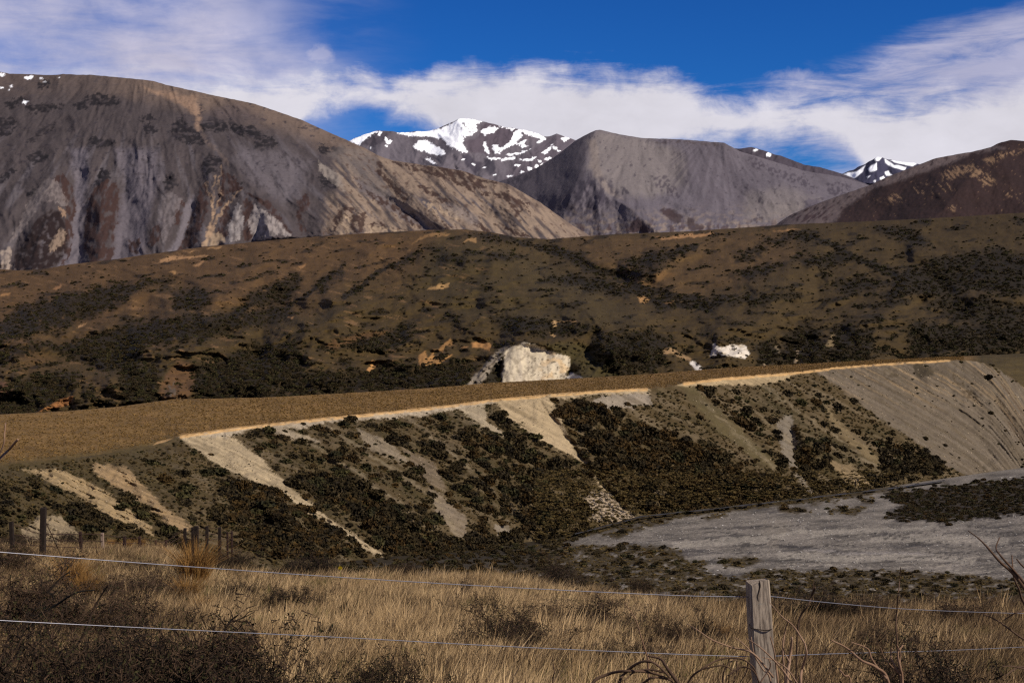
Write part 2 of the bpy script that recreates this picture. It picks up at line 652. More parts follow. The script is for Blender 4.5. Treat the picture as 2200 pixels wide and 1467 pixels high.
far_top = c2((-200, 420), (100, 330), (150, 301), (230, 266), (300, 243), (330, 237), (420, 243), (450, 250), (640, 240), (700, 227), (770, 195), (840, 163),
             (930, 163), (1000, 184), (1060, 195), (1120, 214), (1200, 225), (1300, 245), (1385, 275), (1410, 275), (1455, 256),
             (1500, 274), (1570, 297), (1700, 330), (2000, 420))
L = Relief('snow_mountain', jag(far_top, 1.6, 3, 3), flat(440), flat(8200), flat(6300), 650, 1380, 2.0, 120, 30, 7.0)
L.fill((112, 104, 110))
vary(L, 40, 0.18, 31)
for ln, wl, wr, h in [(c2((885, 163), (860, 280), (760, 420), (640, 640)), 60, 80, 230), (c2((400, 245), (330, 380), (250, 560)), 40, 30, 90),
                      (c2((1455, 257), (1320, 420), (1180, 640)), 70, 60, 190), (c2((1190, 225), (1080, 380), (940, 640)), 50, 60, 90),
                      ]:
    L.ridge(ln, wl, wr, h, 12)
L.crags(46, 56, 60, 33, 0.7)
L.crags(16, 20, 16, 34, 0.8)
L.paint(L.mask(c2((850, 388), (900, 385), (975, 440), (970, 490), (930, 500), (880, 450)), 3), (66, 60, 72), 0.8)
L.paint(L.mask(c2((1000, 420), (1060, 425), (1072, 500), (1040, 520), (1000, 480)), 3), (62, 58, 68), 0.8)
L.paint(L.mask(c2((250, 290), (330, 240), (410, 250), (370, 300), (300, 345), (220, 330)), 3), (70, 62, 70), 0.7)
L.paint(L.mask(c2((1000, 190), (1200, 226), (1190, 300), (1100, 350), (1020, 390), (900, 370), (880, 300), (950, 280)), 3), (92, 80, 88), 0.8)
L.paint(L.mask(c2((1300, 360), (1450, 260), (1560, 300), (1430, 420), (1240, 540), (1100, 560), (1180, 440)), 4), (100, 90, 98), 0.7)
snow = [
    ((140, 300), (300, 236), (325, 240), (290, 270), (240, 295), (205, 332), (180, 318)),
    ((335, 236), (362, 243), (340, 264), (325, 262)),
    ((440, 248), (645, 236), (720, 222), (800, 188), (840, 158), (930, 158), (990, 183), (945, 195), (950, 235), (910, 268),
     (870, 280), (860, 320), (880, 350), (900, 384), (850, 374), (800, 352), (770, 325), (740, 298), (680, 284), (600, 274), (500, 270)),
    ((548, 330), (580, 300), (640, 303), (690, 330), (745, 355), (758, 382), (700, 398), (640, 380), (580, 357)),
    ((616, 410), (660, 420), (700, 446), (668, 444)),
    ((982, 230), (1062, 212), (1092, 225), (1040, 262), (1000, 270), (972, 250)),
    ((1188, 250), (1225, 232), (1248, 270), (1212, 302), (1182, 332), (1132, 352), (1083, 382), (1098, 350), (1158, 310)),
    ((1205, 225), (1300, 242), (1392, 285), (1382, 302), (1330, 327), (1318, 322), (1355, 297), (1290, 272)),
    ((992, 308), (1012, 308), (1030, 387), (1008, 372)),
    ((1048, 330), (1066, 332), (1078, 323), (1092, 350), (1072, 382), (1056, 384)),
    ((1012, 403), (1100, 406), (1192, 396), (1198, 412), (1130, 420), (1028, 420)),
    ((1138, 383), (1230, 368), (1292, 353), (1242, 382), (1160, 394)),
    ((1226, 420), (1290, 410), (1324, 401), (1312, 427), (1268, 434)),
    ((1352, 380), (1400, 348), (1428, 328), (1422, 357), (1380, 384)),
    ((1193, 325), (1240, 303), (1268, 290), (1252, 320), (1278, 332), (1240, 352), (1228, 332)),
    ((1126, 524), (1160, 516), (1198, 510), (1150, 534)),
    ((1090, 215), (1120, 214), (1200, 226), (1180, 236)),
    ((1480, 290), (1500, 278), (1530, 284), (1505, 298))]
sm = np.zeros_like(L.X)
for p in snow:
    sm = np.maximum(sm, L.mask(c2(*p), 4.0, 0.7, -0.5))
for x, y, r in [(1330, 465, 15), (860, 425, 6), (930, 438, 7), (990, 475, 7), (1065, 515, 6), (1210, 455, 11), (1270, 473, 11), (1350, 425, 13),
                (1390, 410, 10), (1450, 347, 13), (1510, 290, 14), (400, 300, 16), (375, 328, 10), (385, 285, 8), (1415, 405, 9), (1240, 500, 9),
                (1360, 455, 9), (285, 350, 6), (1470, 365, 8)]:
    cx_, cy_ = c2((x, y))[0]
    sm = np.maximum(sm, 1 - sstep(-1, 1.2, np.hypot((L.WX * 1.3 - L.X * 0.3 - cx_) / 1.5, L.WY * 1.3 - L.Y * 0.3 - cy_) - 0.8 * r / 2.934))
sm = L.rag(sm, 0.9, 6.0, 4.5, 37)
rockin = L.mask(c2((850, 190), (920, 195), (935, 240), (890, 250), (850, 230)), 4) * sstep(0.02, 0.22, fbm(L.X / 7, L.Y / 7, 3, 36))
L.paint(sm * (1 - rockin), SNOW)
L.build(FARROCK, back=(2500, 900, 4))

# the snow peak in the gap on the right
pk_top = c3((900, 560), (1050, 515), (1120, 478), (1200, 450), (1225, 432), (1260, 423), (1300, 395), (1330, 377), (1350, 377), (1390, 390), (1450, 404), (1520, 412), (1570, 417),
            (1640, 440), (1800, 520))
L = Relief('snow_mountain', jag(pk_top, 2.2, 3, 8), flat(470), flat(9200), flat(7600), 1700, 2080, 2.2, 70, 40, 5.0)
L.fill((66, 64, 84))
vary(L, 25, 0.25, 41)
L.ridge(c3((1335, 377), (1300, 460), (1260, 530)), 40, 40, 200, 10)
L.ridge(c3((1420, 400), (1460, 500)), 20, 30, 120, 10)
L.ridge(c3((1215, 440), (1200, 510)), 20, 20, 100, 10)
noise_rel(L, 16, 22, 45, 43, True)
sm = np.zeros_like(L.X)
for p in [((1130, 478), (1160, 470), (1215, 462), (1262, 428), (1240, 472), (1200, 502), (1165, 492)), ((1278, 447), (1330, 412), (1328, 455), (1290, 470)),
          ((1318, 385), (1335, 374), (1358, 380), (1345, 402), (1325, 402)), ((1375, 388), (1430, 425), (1503, 440), (1492, 457), (1420, 437), (1383, 412)),
          ((1410, 398), (1480, 402), (1575, 412), (1545, 432), (1450, 415)), ((1378, 465), (1400, 458), (1424, 490), (1388, 485)),
          ((1350, 500), (1372, 488), (1378, 505), (1355, 512)), ((1310, 520), (1325, 514), (1322, 530)), ((1270, 495), (1290, 490), (1280, 504))]:
    sm = np.maximum(sm, L.mask(c3(*p), 1.2, 0.5))
L.paint(sm, SNOW)
L.build(FARROCK, back=(2500, 900, 4))

# dark crest behind the central mountain
bk_top = c3((300, 340), (450, 330), (530, 328), (560, 323), (590, 321), (640, 334), (700, 353), (800, 384), (900, 424), (1000, 440), (1120, 474), (1250, 530), (1400, 600))
L = Relief('mountain', jag(bk_top, 1.5, 3, 12), flat(480), flat(6600), flat(5600), 1500, 1920, 2.2, 60, 50, 4.0)
L.fill((78, 70, 78))
vary(L, 30, 0.2, 51)
noise_rel(L, 20, 30, 40, 53, True)
for p in [((677, 362), (690, 352), (705, 360), (703, 376), (680, 374)), ((595, 342), (612, 334), (630, 334), (610, 346))]:
    L.paint(L.mask(c3(*p), 1.0, 0.3), SNOW)
L.build(MOUNTAIN, back=(2000, 700, 3))

# ------------------------------------------------------------------ central grey mountain
ct_top = [(1000, 430), (1075, 389), (1110, 378), (1150, 362), (1187, 341), (1212, 322), (1238, 301), (1259, 290), (1279, 280.5), (1290, 279), (1313, 285), (1348, 292),
          (1382, 297), (1440, 299), (1473, 300.5), (1556, 307), (1589, 325), (1655, 345), (1727, 367), (1764, 373), (1807, 380), (1865, 397), (1930, 420), (2050, 470)]
L = Relief('mountain', jag(ct_top, 1.0, 4, 14), flat(520), flat(5900), flat(4300), 1000, 2060, 2.2, 120, 60, 8.0)
L.fill((108, 100, 106))
X, Y = L.X, L.Y
L.ridge([(1284, 274), (1258, 330), (1262, 363), (1275, 390), (1300, 420), (1360, 450), (1420, 510)], 230, 300, 380, 8, 0.5, 1.0)
L.ridge([(1256, 350), (1235, 400), (1215, 450), (1205, 510)], 70, 60, 120, 20, 0.6, 1.0)
L.ridge([(1556, 300), (1600, 330), (1660, 370), (1720, 420), (1790, 490)], 120, 120, 190, 14, 0.6, 1.0)
L.ridge([(1400, 415), (1470, 440), (1560, 470), (1660, 500)], 50, 60, 60, 20, 0.6, 0.9)
L.ridge([(1440, 300), (1470, 340), (1490, 400), (1500, 470)], 60, 60, 60, 20)
L.ridge([(1390, 305), (1420, 350), (1480, 420), (1530, 460)], 50, 50, -70, 20)
L.ridge([(1540, 320), (1560, 380), (1575, 450)], 60, 50, -60, 20)
L.ridge([(1340, 400), (1380, 440), (1420, 500)], 60, 60, 60, 20)
L.ridge([(1630, 400), (1660, 440), (1660, 480)], 30, 30, 50, 15)
noise_rel(L, 90, 100, 36, 63)
FC = (1400, 120)
fx_, fy_ = L.fan(FC)
L.crags(80, 150, 34, 64, 0.7, FC)
L.crags(20, 30, 6, 74, 0.9, FC)
noise_rel(L, 7, 10, 4, 65)
n1 = fbm(fx_ / 8, fy_ / 90, 4, 66)
L.col *= (1 + 0.09 * n1)[..., None]
L.paint(sstep(0.1, 0.4, fbm(fx_ / 26, fy_ / 80, 4, 62)), (88, 80, 86), 0.5)
leftface_shade = L.mask([(1259, 288), (1258, 365), (1240, 400), (1200, 460), (1100, 400), (1075, 380), (1187, 335)], 8)
L.paint(leftface_shade, (88, 80, 86), 0.8)  # shade of the left face painted into the rock colour
L.paint(L.mask([(1284, 279), (1264, 300), (1264, 362), (1300, 418), (1400, 425), (1480, 400), (1470, 330), (1390, 298)], 14, 1.5), (132, 122, 118), 0.75)  # sunlit right face painted paler
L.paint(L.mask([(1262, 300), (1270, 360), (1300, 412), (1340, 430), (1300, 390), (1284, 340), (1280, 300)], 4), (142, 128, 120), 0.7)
bowl = fbm((X - 1545) / np.clip(Y - 270, 20, None) * 9, Y / 140, 4, 61)
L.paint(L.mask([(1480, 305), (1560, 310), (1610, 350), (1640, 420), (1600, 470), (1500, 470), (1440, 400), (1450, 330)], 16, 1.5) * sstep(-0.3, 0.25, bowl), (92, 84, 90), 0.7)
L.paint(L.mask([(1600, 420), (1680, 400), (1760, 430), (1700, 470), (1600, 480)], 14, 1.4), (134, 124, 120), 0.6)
L.paint(L.mask([(1262, 368), (1310, 385), (1330, 420), (1290, 470), (1250, 500), (1225, 480), (1200, 440), (1230, 400)], 8) * sstep(-0.25, 0.2, fbm(X / 12, Y / 25, 4, 67)), (64, 58, 68), 0.85)
for p in [((1110, 560), (1230, 520), (1320, 500), (1300, 530), (1240, 565), (1150, 600)), ((1830, 640), (1860, 590), (1900, 600), (1910, 640), (1870, 650))]:
    L.paint(L.mask(c2(*p), 4) * sstep(-0.2, 0.15, fbm(X / 8, Y / 12, 3, 68)), (62, 56, 64), 0.8)
for p in [((560, 370), (620, 380), (700, 440), (800, 460), (900, 500), (990, 560), (950, 570), (850, 540), (700, 480), (600, 440)), ((1030, 530), (1120, 520), (1180, 560), (1150, 600), (1080, 600), (1040, 570)),
          ((0, 500), (80, 480), (170, 600), (200, 640), (120, 620), (30, 560)), ((590, 740), (640, 720), (660, 760), (590, 770)), ((600, 640), (660, 610), (640, 650)), ((900, 640), (1000, 630), (960, 680), (900, 680)), ((200, 690), (220, 650), (260, 700))]:
    L.paint(L.mask(c3(*p), 3) * sstep(-0.15, 0.15, fbm(X / 7, Y / 9, 3, 69)), (72, 64, 72), 0.75)
L.paint(L.mask(c3((0, 272), (200, 276), (430, 295), (440, 315), (200, 300), (0, 292)), 3) * sstep(-0.1, 0.2, fbm(X / 9, Y / 5, 3, 70)), (84, 72, 70), 0.7)
# lower slope: tan grass and red-brown scrub
low = sstep(430, 505, Y + 18 * fbm(X / 40, Y / 30, 3, 71)) * (X < 1720)
L.paint(low * sstep(-0.1, 0.25, fbm(X / 16, Y / 9, 4, 72)), (150, 132, 116), 0.7)
L.paint(sstep(455, 500, Y) * sstep(0.1, 0.22, fbm(X / 14, Y / 22, 4, 73)), (70, 50, 50), 0.75)
for p in [((1920, 830), (1960, 780), (2040, 840), (2060, 880), (1910, 885)), ((2110, 740), (2171, 730), (2230, 790), (2171, 780))]:
    L.paint(L.mask(c2(*p), 2), (66, 50, 52), 0.9)
for p in [((215, 790), (220, 730), (250, 740), (260, 770), (300, 790), (290, 810), (230, 812)), ((60, 690), (110, 690), (190, 730), (150, 780), (100, 740))]:
    L.paint(L.mask(c3(*p), 2), (70, 56, 56), 0.85)
L.paint(L.mask(c3((640, 700), (700, 650), (900, 640), (1000, 640), (780, 720), (660, 760)), 6), (132, 122, 118), 0.6)
L.paint(L.mask(c3((905, 640), (930, 620), (980, 640), (1000, 655), (950, 680), (910, 680)), 3), (90, 82, 92), 0.7)
L.paint(sstep(0.30, 0.42, fbm(X / 10, Y / 12, 4, 74)), (70, 62, 70), 0.6)
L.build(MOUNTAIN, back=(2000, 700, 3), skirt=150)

# ------------------------------------------------------------------ big left mountain with its long foothill
lm_top = [(-420, 150), (-200, 132), (-60, 146), (0, 154.5), (20, 159), (68, 160), (112, 162), (136, 159.5), (164, 161), (198, 161.5), (239, 165), (290, 170), (327, 174), (358, 183), (409, 194),
          (453, 204), (511, 216), (545, 223), (596, 240), (648, 258), (699, 281), (751, 304), (785, 319), (812, 334), (843, 345), (904, 354), (945, 359),
          (993, 367), (1041, 384), (1092, 396), (1126, 415), (1160, 435), (1194, 459), (1228, 483), (1265, 505), (1300, 530), (1340, 560)]
L = Relief('mountain', jag(lm_top, 1.3, 4, 18), [(-420, 620), (150, 610), (330, 585), (600, 560), (850, 540), (1340, 560)],
           [(-420, 4700), (0, 4700), (700, 4300), (1260, 3300)], [(-420, 3000), (0, 3000), (700, 3000), (1260, 2900)], -420, 1300, 2.2, 210, 80, 10.0)
X, Y = L.X, L.Y
L.fill((80, 71, 71))
spurs = [(c1((1250, 440), (1290, 560), (1400, 700), (1530, 830), (1680, 980), (1840, 1190)), 85, 95, 120),
         (c1((1335, 690), (1320, 900), (1290, 1240)), 32, 36, 45), (c1((680, 760), (640, 900), (640, 1360)), 44, 48, 75),
         (c1((330, 600), (345, 780), (300, 950), (220, 1400)), 60, 52, 90), (c1((1080, 800), (1050, 1000), (1000, 1300)), 45, 42, 55),
         (c1((100, 850), (60, 1100), (0, 1350)), 40, 35, 60), (c1((1150, 480), (1130, 600), (1080, 800)), 50, 44, 45),
         (c1((960, 480), (900, 640), (860, 760)), 30, 36, 30), (c1((650, 560), (600, 700), (560, 760)), 40, 36, 30),
         (c1((2010, 690), (2100, 900), (2250, 1180)), 60, 60, 80), (c1((1540, 960), (1500, 1060), (1450, 1240)), 22, 22, 40),
         (c1((1640, 1000), (1700, 1100), (1720, 1240)), 26, 34, 40), (c1((1700, 500), (1760, 640), (1720, 780)), 36, 36, 35),
         (c2((330, 400), (480, 560), (620, 720), (820, 900)), 60, 60, 90), (c2((600, 460), (800, 640), (1000, 880)), 46, 46, 60),
         (c2((900, 520), (1000, 620), (1180, 780), (1300, 920)), 40, 44, 55), (c2((1050, 590), (1250, 720), (1400, 880)), 36, 40, 40),
         (c2((100, 700), (100, 900)), 22, 22, 35), (c2((210, 680), (220, 900)), 20, 20, 30), (c2((480, 740), (560, 880)), 24, 24, 35)]
for ln, wl, wr, h in spurs:
    L.ridge(ln, wl * 1.15, wr * 1.2, h * 0.85, 20, 0.9, 0.8)
for ln, w, h in [(c1((500, 620), (500, 900), (490, 1380)), 40, 40), (c1((780, 640), (795, 900), (750, 1360)), 44, 45),
                 (c1((1680, 760), (1780, 1000), (1900, 1210)), 55, 70), (c1((1240, 900), (1190, 1100), (1120, 1280)), 30, 35),
                 (c1((1255, 330), (1255, 520)), 40, 30), (c2((230, 560), (450, 720), (700, 880)), 30, 40)]:
    L.ridge(ln, w, w, -h, 20)
noise_rel(L, 70, 80, 36, 83)
FA = (330, 10)
fx_, fy_ = L.fan(FA)
L.crags(80, 150, 32, 81, 0.8, FA)
L.crags(22, 50, 6, 98, 0.8, FA)
noise_rel(L, 22, 34, 7, 82)
noise_rel(L, 8, 11, 3, 85)
# scree streaks
L.col *= (1 + 0.09 * fbm(fx_ / 9, fy_ / 90, 4, 86) + 0.16 * fbm(fx_ / 40, fy_ / 70, 3, 87))[..., None]
L.paint(sstep(0.05, 0.35, fbm(fx_ / 22, fy_ / 130, 4, 180)) * sstep(250, 340, Y), (104, 97, 101), 0.6)
L.paint(sstep(0.1, 0.4, fbm(fx_ / 30, fy_ / 60, 4, 181)), (66, 58, 59), 0.6)
# tan grass along the crest and down the funnel
topf = 1 - sstep(10, 62, (Y - np.interp(X, [p[0] for p in lm_top], [p[1] for p in lm_top])) + 16 * fbm(X / 50, Y / 30, 3, 88))
L.paint(topf * sstep(120, 330, X), (126, 106, 92), 0.7)
L.paint(topf * (1 - sstep(120, 330, X)), (98, 84, 78), 0.8)
L.paint(L.mask(c1((900, 260), (1250, 320), (1262, 420), (1262, 530), (1245, 530), (1215, 430), (1120, 340), (980, 300)), 6), (150, 122, 102), 0.9)
L.paint(L.stroke(c1((1255, 510), (1290, 580), (1400, 700), (1440, 740)), 4, 2, 4), (118, 101, 92), 0.6)
# dark rock bands
dk = sstep(-0.32, 0.02, fbm(X / 12, Y / 8, 4, 89))
for p in [((1270, 500), (1330, 440), (1400, 480), (1560, 510), (1680, 545), (1640, 570), (1500, 540), (1390, 520), (1290, 530)),
          ((1470, 520), (1540, 505), (1590, 540), (1520, 560)),
          ((900, 520), (940, 490), (985, 520), (970, 545), (920, 545)), ((1080, 500), (1150, 475), (1230, 530), (1290, 620), (1180, 610), (1130, 590), (1080, 560)),
          ((560, 620), (600, 565), (660, 590), (720, 610), (640, 620), (580, 640)), ((470, 380), (600, 300), (720, 320), (760, 350), (660, 370), (560, 360), (500, 400)),
          ((880, 460), (950, 435), (960, 450), (900, 475)), ((940, 650), (990, 630), (1000, 655), (950, 670)), ((170, 390), (250, 370), (400, 375), (300, 400), (200, 410)),
          ((240, 230), (300, 215), (310, 250), (260, 265)), ((40, 350), (120, 325), (160, 350), (130, 375), (60, 370)), ((180, 600), (260, 530), (340, 490), (330, 520), (240, 580)),
          ((1280, 740), (1320, 685), (1390, 720), (1360, 790), (1290, 800)), ((600, 860), (640, 770), (690, 790), (680, 850), (620, 880)), ((1040, 850), (1100, 800), (1110, 860), (1050, 910)),
          ((1620, 600), (1680, 560), (1740, 600), (1700, 640), (1620, 650)), ((1660, 790), (1720, 780), (1760, 800), (1720, 830)), ((2000, 820), (2060, 815), (2130, 880), (2060, 890)),
          ((180, 700), (240, 670), (300, 690), (220, 740)), ((1500, 870), (1530, 850), (1530, 900), (1490, 910)), ((0, 820), (100, 770), (80, 800), (0, 860)), ((170, 940), (210, 890), (220, 930)),
          ((2010, 640), (2060, 630), (2080, 660), (2030, 665)), ((2100, 640), (2171, 640), (2171, 665), (2110, 660)), ((0, 460), (60, 450), (110, 490), (40, 560), (0, 560))]:
    L.paint(L.rag(L.mask(c1(*p), 7, 1.0, 3), 0.9, 9, 6, 38) * dk, (36, 32, 35), 0.92)
L.paint(L.mask(c1((1300, 380), (1460, 360), (1640, 430), (1660, 470), (1480, 470), (1300, 460)), 12), (84, 74, 76), 0.6)
L.paint(L.mask(c1((1460, 700), (1540, 660), (1800, 660), (1960, 730), (1900, 900), (1800, 1000), (1640, 900)), 14), (108, 100, 104), 0.7)
L.paint(L.mask(c1((440, 640), (560, 640), (560, 880), (525, 1120), (535, 1400), (360, 1420), (450, 1200), (470, 900)), 8), (114, 106, 112), 0.85)
L.paint(L.mask(c1((720, 640), (1000, 640), (1000, 860), (930, 1100), (900, 1360), (690, 1380), (740, 1100), (780, 880)), 10), (108, 100, 106), 0.8)
L.paint(L.mask(c1((1160, 1000), (1230, 940), (1200, 1120), (1120, 1300), (1060, 1300), (1140, 1120)), 5), (118, 110, 115), 0.85)
L.paint(sstep(0.26, 0.36, fbm(X / 15, Y / 9, 5, 96)) * sstep(230, 300, Y + 0.12 * X) * (1 - sstep(360, 450, Y)), (56, 50, 56), 0.7)
L.paint(sstep(0.22, 0.4, fbm(X / 30, Y / 8, 4, 97)) * (1 - sstep(380, 460, Y)), (76, 68, 70), 0.5)
for ln, w0_, w1_ in [(((240, 700), (330, 560), (430, 450)), 2, 5), (((0, 800), (160, 640), (330, 500)), 2, 4), (((880, 760), (1000, 640), (1110, 540)), 2, 4), (((560, 780), (600, 680), (660, 560)), 2, 3),
                    (((1180, 640), (1140, 760), (1100, 860)), 3, 4), (((1300, 560), (1420, 640), (1560, 760), (1700, 940)), 3, 5), (((1640, 560), (1800, 680), (1960, 820), (2100, 960)), 3, 5), (((700, 700), (760, 820), (790, 900)), 2, 3),
                    (((20, 960), (130, 800), (210, 700)), 3, 3)]:
    L.paint(L.stroke(c1(*ln), w0_, w1_, 5, 1.4) * sstep(-0.3, 0.15, fbm(X / 14, Y / 14, 3, 99)), (60, 53, 55), 0.65)
# red-brown scrub tongues
sc = sstep(-0.34, 0.06, fbm(X / 12, Y / 20, 4, 90))
for p in [((590, 900), (680, 830), (750, 900), (760, 980), (730, 1150), (700, 1360), (570, 1380), (525, 1200), (540, 1050)),
          ((340, 830), (400, 800), (455, 880), (475, 1000), (465, 1180), (430, 1330), (380, 1400), (410, 1200), (420, 1040), (380, 940)),
          ((1260, 900), (1300, 860), (1310, 1000), (1270, 1180), (1210, 1280), (1120, 1280), (1180, 1150), (1220, 1040)),
          ((1390, 780), (1480, 820), (1540, 900), (1440, 930), (1390, 1020), (1360, 1000), (1400, 860)),
          ((1440, 960), (1380, 1120), (1330, 1230), (1440, 1200), (1450, 1080)), ((1530, 950), (1600, 1000), (1590, 1220), (1540, 1230), (1540, 1080)),
          ((1120, 980), (1160, 960), (1160, 1010), (1130, 1120), (1100, 1120)), ((960, 1140), (1030, 1080), (1010, 1200), (960, 1260), (930, 1230)),
          ((810, 1220), (880, 1200), (870, 1310), (820, 1300)), ((1860, 1010), (1920, 930), (1950, 980), (1900, 1080), (1940, 1180), (1900, 1190)),
          ((2030, 1180), (2100, 1080), (2171, 1010), (2171, 1100), (2110, 1190)), ((1540, 920), (1700, 980), (1850, 1180), (1830, 1190), (1680, 1020))]:
    L.paint(L.rag(L.mask(c1(*p), 6, 0.8), 0.8, 7, 9, 39) * sc, (66, 46, 41), 0.92)
L.paint(L.mask(c1((230, 1090), (320, 1030), (400, 1060), (430, 1180), (410, 1300), (340, 1400), (90, 1420), (80, 1340), (150, 1240)), 3) * sstep(-0.42, 0.0, fbm(X / 12, Y / 12, 4, 91)), (40, 28, 27), 0.95)
# pale scree cliffs and orange runnels
pl = sstep(-0.25, 0.1, fbm(X / 9, Y / 16, 4, 92))
for p, c, o in [(((250, 870), (310, 830), (380, 860), (430, 1000), (400, 1010), (340, 980), (260, 980), (150, 1160), (60, 1230), (170, 1000)), (128, 116, 112), 0.8),
                (((1440, 1240), (1440, 1120), (1500, 980), (1540, 1080), (1520, 1220)), (158, 148, 144), 0.85),
                (((1590, 1220), (1570, 1100), (1600, 990), (1680, 1040), (1780, 1110), (1840, 1200), (1760, 1180), (1700, 1220)), (164, 152, 146), 0.85),
                (((1280, 1260), (1290, 1180), (1400, 1170), (1420, 1230), (1330, 1260)), (168, 144, 118), 0.8),
                (((0, 1420), (0, 1290), (60, 1260), (80, 1320), (60, 1370), (120, 1420)), (168, 150, 136), 0.8),
                (((340, 1200), (380, 1130), (420, 1180), (400, 1250), (320, 1300), (310, 1250)), (150, 128, 110), 0.8),
                (((1020, 940), (1080, 920), (1150, 960), (1090, 1120), (1030, 1250), (990, 1100)), (122, 112, 112), 0.7),
                (((2010, 720), (2171, 830), (2171, 920), (2080, 850), (2010, 780)), (150, 138, 128), 0.8),
                (((360, 1010), (420, 1040), (420, 1080), (380, 1060)), (160, 130, 106), 0.8)]:
    L.paint(L.rag(L.mask(c1(*p), 5, 0.7), 0.9, 6, 9, 40) * (0.35 + 0.65 * pl), c, o)
for ln, w0, w1_ in [(((1350, 820), (1340, 960), (1335, 1080), (1300, 1180), (1285, 1260)), 1.5, 5), (((1530, 900), (1430, 1000), (1370, 1090), (1300, 1200)), 1.5, 4),
                    (((1400, 760), (1370, 830), (1390, 940), (1340, 1080)), 1.5, 2), (((1300, 860), (1320, 940), (1340, 1010)), 1, 2)]:
    L.paint(L.stroke(c1(*ln), w0, w1_, 1.6, 1.2) * (0.4 + 0.6 * pl), (172, 142, 114), 0.8)
for x, y, r in [(10, 187, 10), (180, 195, 14), (200, 190, 14), (265, 198, 6), (165, 355, 10), (160, 365, 7), (5, 260, 7), (50, 262, 5), (70, 247, 4), (283, 223, 4), (375, 200, 4)]:
    cx_, cy_ = c1((x, y))[0]
    L.paint(1 - sstep(-1, 1.2, np.hypot((L.WX - cx_) / 1.9, L.WY - cy_) - 0.62 * r / 2.934), SNOW)
# the long foothill to the right: tan grass, brown scrub along its crest
ft = L.mask([(740, 320), (812, 334), (904, 354), (993, 367), (1092, 396), (1160, 435), (1262, 503), (1320, 570), (760, 560), (700, 500), (690, 440), (735, 400), (720, 350)], 14)
L.paint(ft * sstep(-0.35, 0.15, fbm((X - 0.9 * Y) / 14, (Y + 0.3 * X) / 60, 4, 93)), (158, 136, 116), 0.85)
L.paint(L.mask(c2((180, 520), (250, 560), (450, 720), (720, 870), (640, 875), (420, 760), (210, 620)), 4), (112, 102, 102), 0.85)
L.paint(L.mask(c2((100, 330), (320, 400), (340, 450), (310, 500), (420, 650), (480, 740), (300, 620), (60, 420), (0, 380)), 8), (112, 102, 98), 0.7)
fs = sstep(-0.28, 0.06, fbm((X - 0.6 * Y) / 10, Y / 12, 4, 94))
for p in [((330, 410), (360, 470), (390, 540), (470, 600), (520, 650), (500, 690), (420, 620), (330, 520), (310, 470)), ((420, 428), (600, 455), (720, 468), (860, 490), (1000, 540), (1100, 572), (1000, 590), (930, 630), (800, 560), (640, 510), (520, 480)),
          ((980, 600), (1060, 640), (1140, 620), (1240, 690), (1280, 690), (1220, 760), (1190, 790), (1160, 700), (1080, 660), (980, 640)),
          ((200, 580), (400, 690), (560, 780), (620, 870), (580, 860), (470, 770), (300, 680)), ((900, 760), (1000, 840), (1100, 900), (1060, 930), (980, 860), (920, 800)),
          ((590, 700), (680, 780), (820, 850), (760, 860), (720, 800)), ((150, 770), (180, 740), (260, 760), (240, 870), (170, 880)), ((280, 830), (340, 800), (390, 860), (300, 880)),
          ((60, 880), (50, 800), (120, 700), (190, 720), (120, 790)), ((560, 560), (700, 620), (800, 700), (760, 700), (620, 640)), ((1250, 720), (1290, 750), (1260, 740)),
          ((1060, 820), (1180, 860), (1300, 900), (1200, 910))]:
    L.paint(L.rag(L.mask(c2(*p), 6, 0.8), 0.8, 6, 6, 42) * fs, (68, 49, 42), 0.92)
for p in [((80, 860), (120, 770), (160, 780), (150, 880), (70, 885)), ((240, 880), (260, 830), (360, 850), (440, 860), (560, 870), (300, 885)), ((700, 700), (800, 720), (900, 800), (830, 800), (720, 760)), ((620, 680), (680, 700), (720, 800), (640, 740))]:
    L.paint(L.rag(L.mask(c2(*p), 5, 0.7), 0.9, 6, 8, 43) * pl, (176, 152, 126), 0.85)
L.paint(L.mask(c2((720, 700), (860, 710), (960, 790), (960, 850), (860, 800)), 6), (132, 122, 120), 0.5)
L.paint(ft * sstep(0.2, 0.34, fbm((X - 0.7 * Y) / 9, Y / 10, 4, 95)), (88, 68, 58), 0.7)
L.build(MOUNTAIN, back=(1800, 800, 3), skirt=150)

# ------------------------------------------------------------------ dark hill on the right
rh_top = [(1600, 500), (1665, 484), (1698, 462), (1740, 444), (1793, 424), (1869, 398), (1902, 382), (1945, 365), (1982, 351), (2011, 340), (2055, 332), (2091, 326), (2127, 317),
          (2150, 306), (2172, 301), (2200, 303), (2260, 315), (2400, 350), (2640, 420)]
L = Relief('hill', jag(rh_top, 1.0, 4, 21), flat(520), [(1500, 2600), (2640, 3000)], [(1500, 2250), (2640, 2250)], 1600, 2640, 2.2, 100, 100, 8.0)
X, Y = L.X, L.Y
L.fill((50, 35, 33))
noise_rel(L, 60, 60, 26, 103)
noise_rel(L, 12, 20, 4, 104, True, 0.6)
L.ridge([(2172, 300), (2100, 360), (2050, 420), (2000, 480)], 120, 120, 110, 20)
vary(L, 30, 0.25, 105)
vary(L, 5, 0.35, 106)
gl = L.mask([(1600, 520), (1665, 478), (1793, 418), (1900, 376), (2000, 338), (2127, 312), (2160, 318), (2090, 330), (2010, 362), (1940, 386), (1870, 410), (1820, 440), (1790, 480), (1760, 520)], 5)
L.paint(gl * sstep(-0.5, -0.1, fbm((X + 0.8 * Y) / 9, Y / 14, 4, 107)), (108, 94, 92), 0.85)
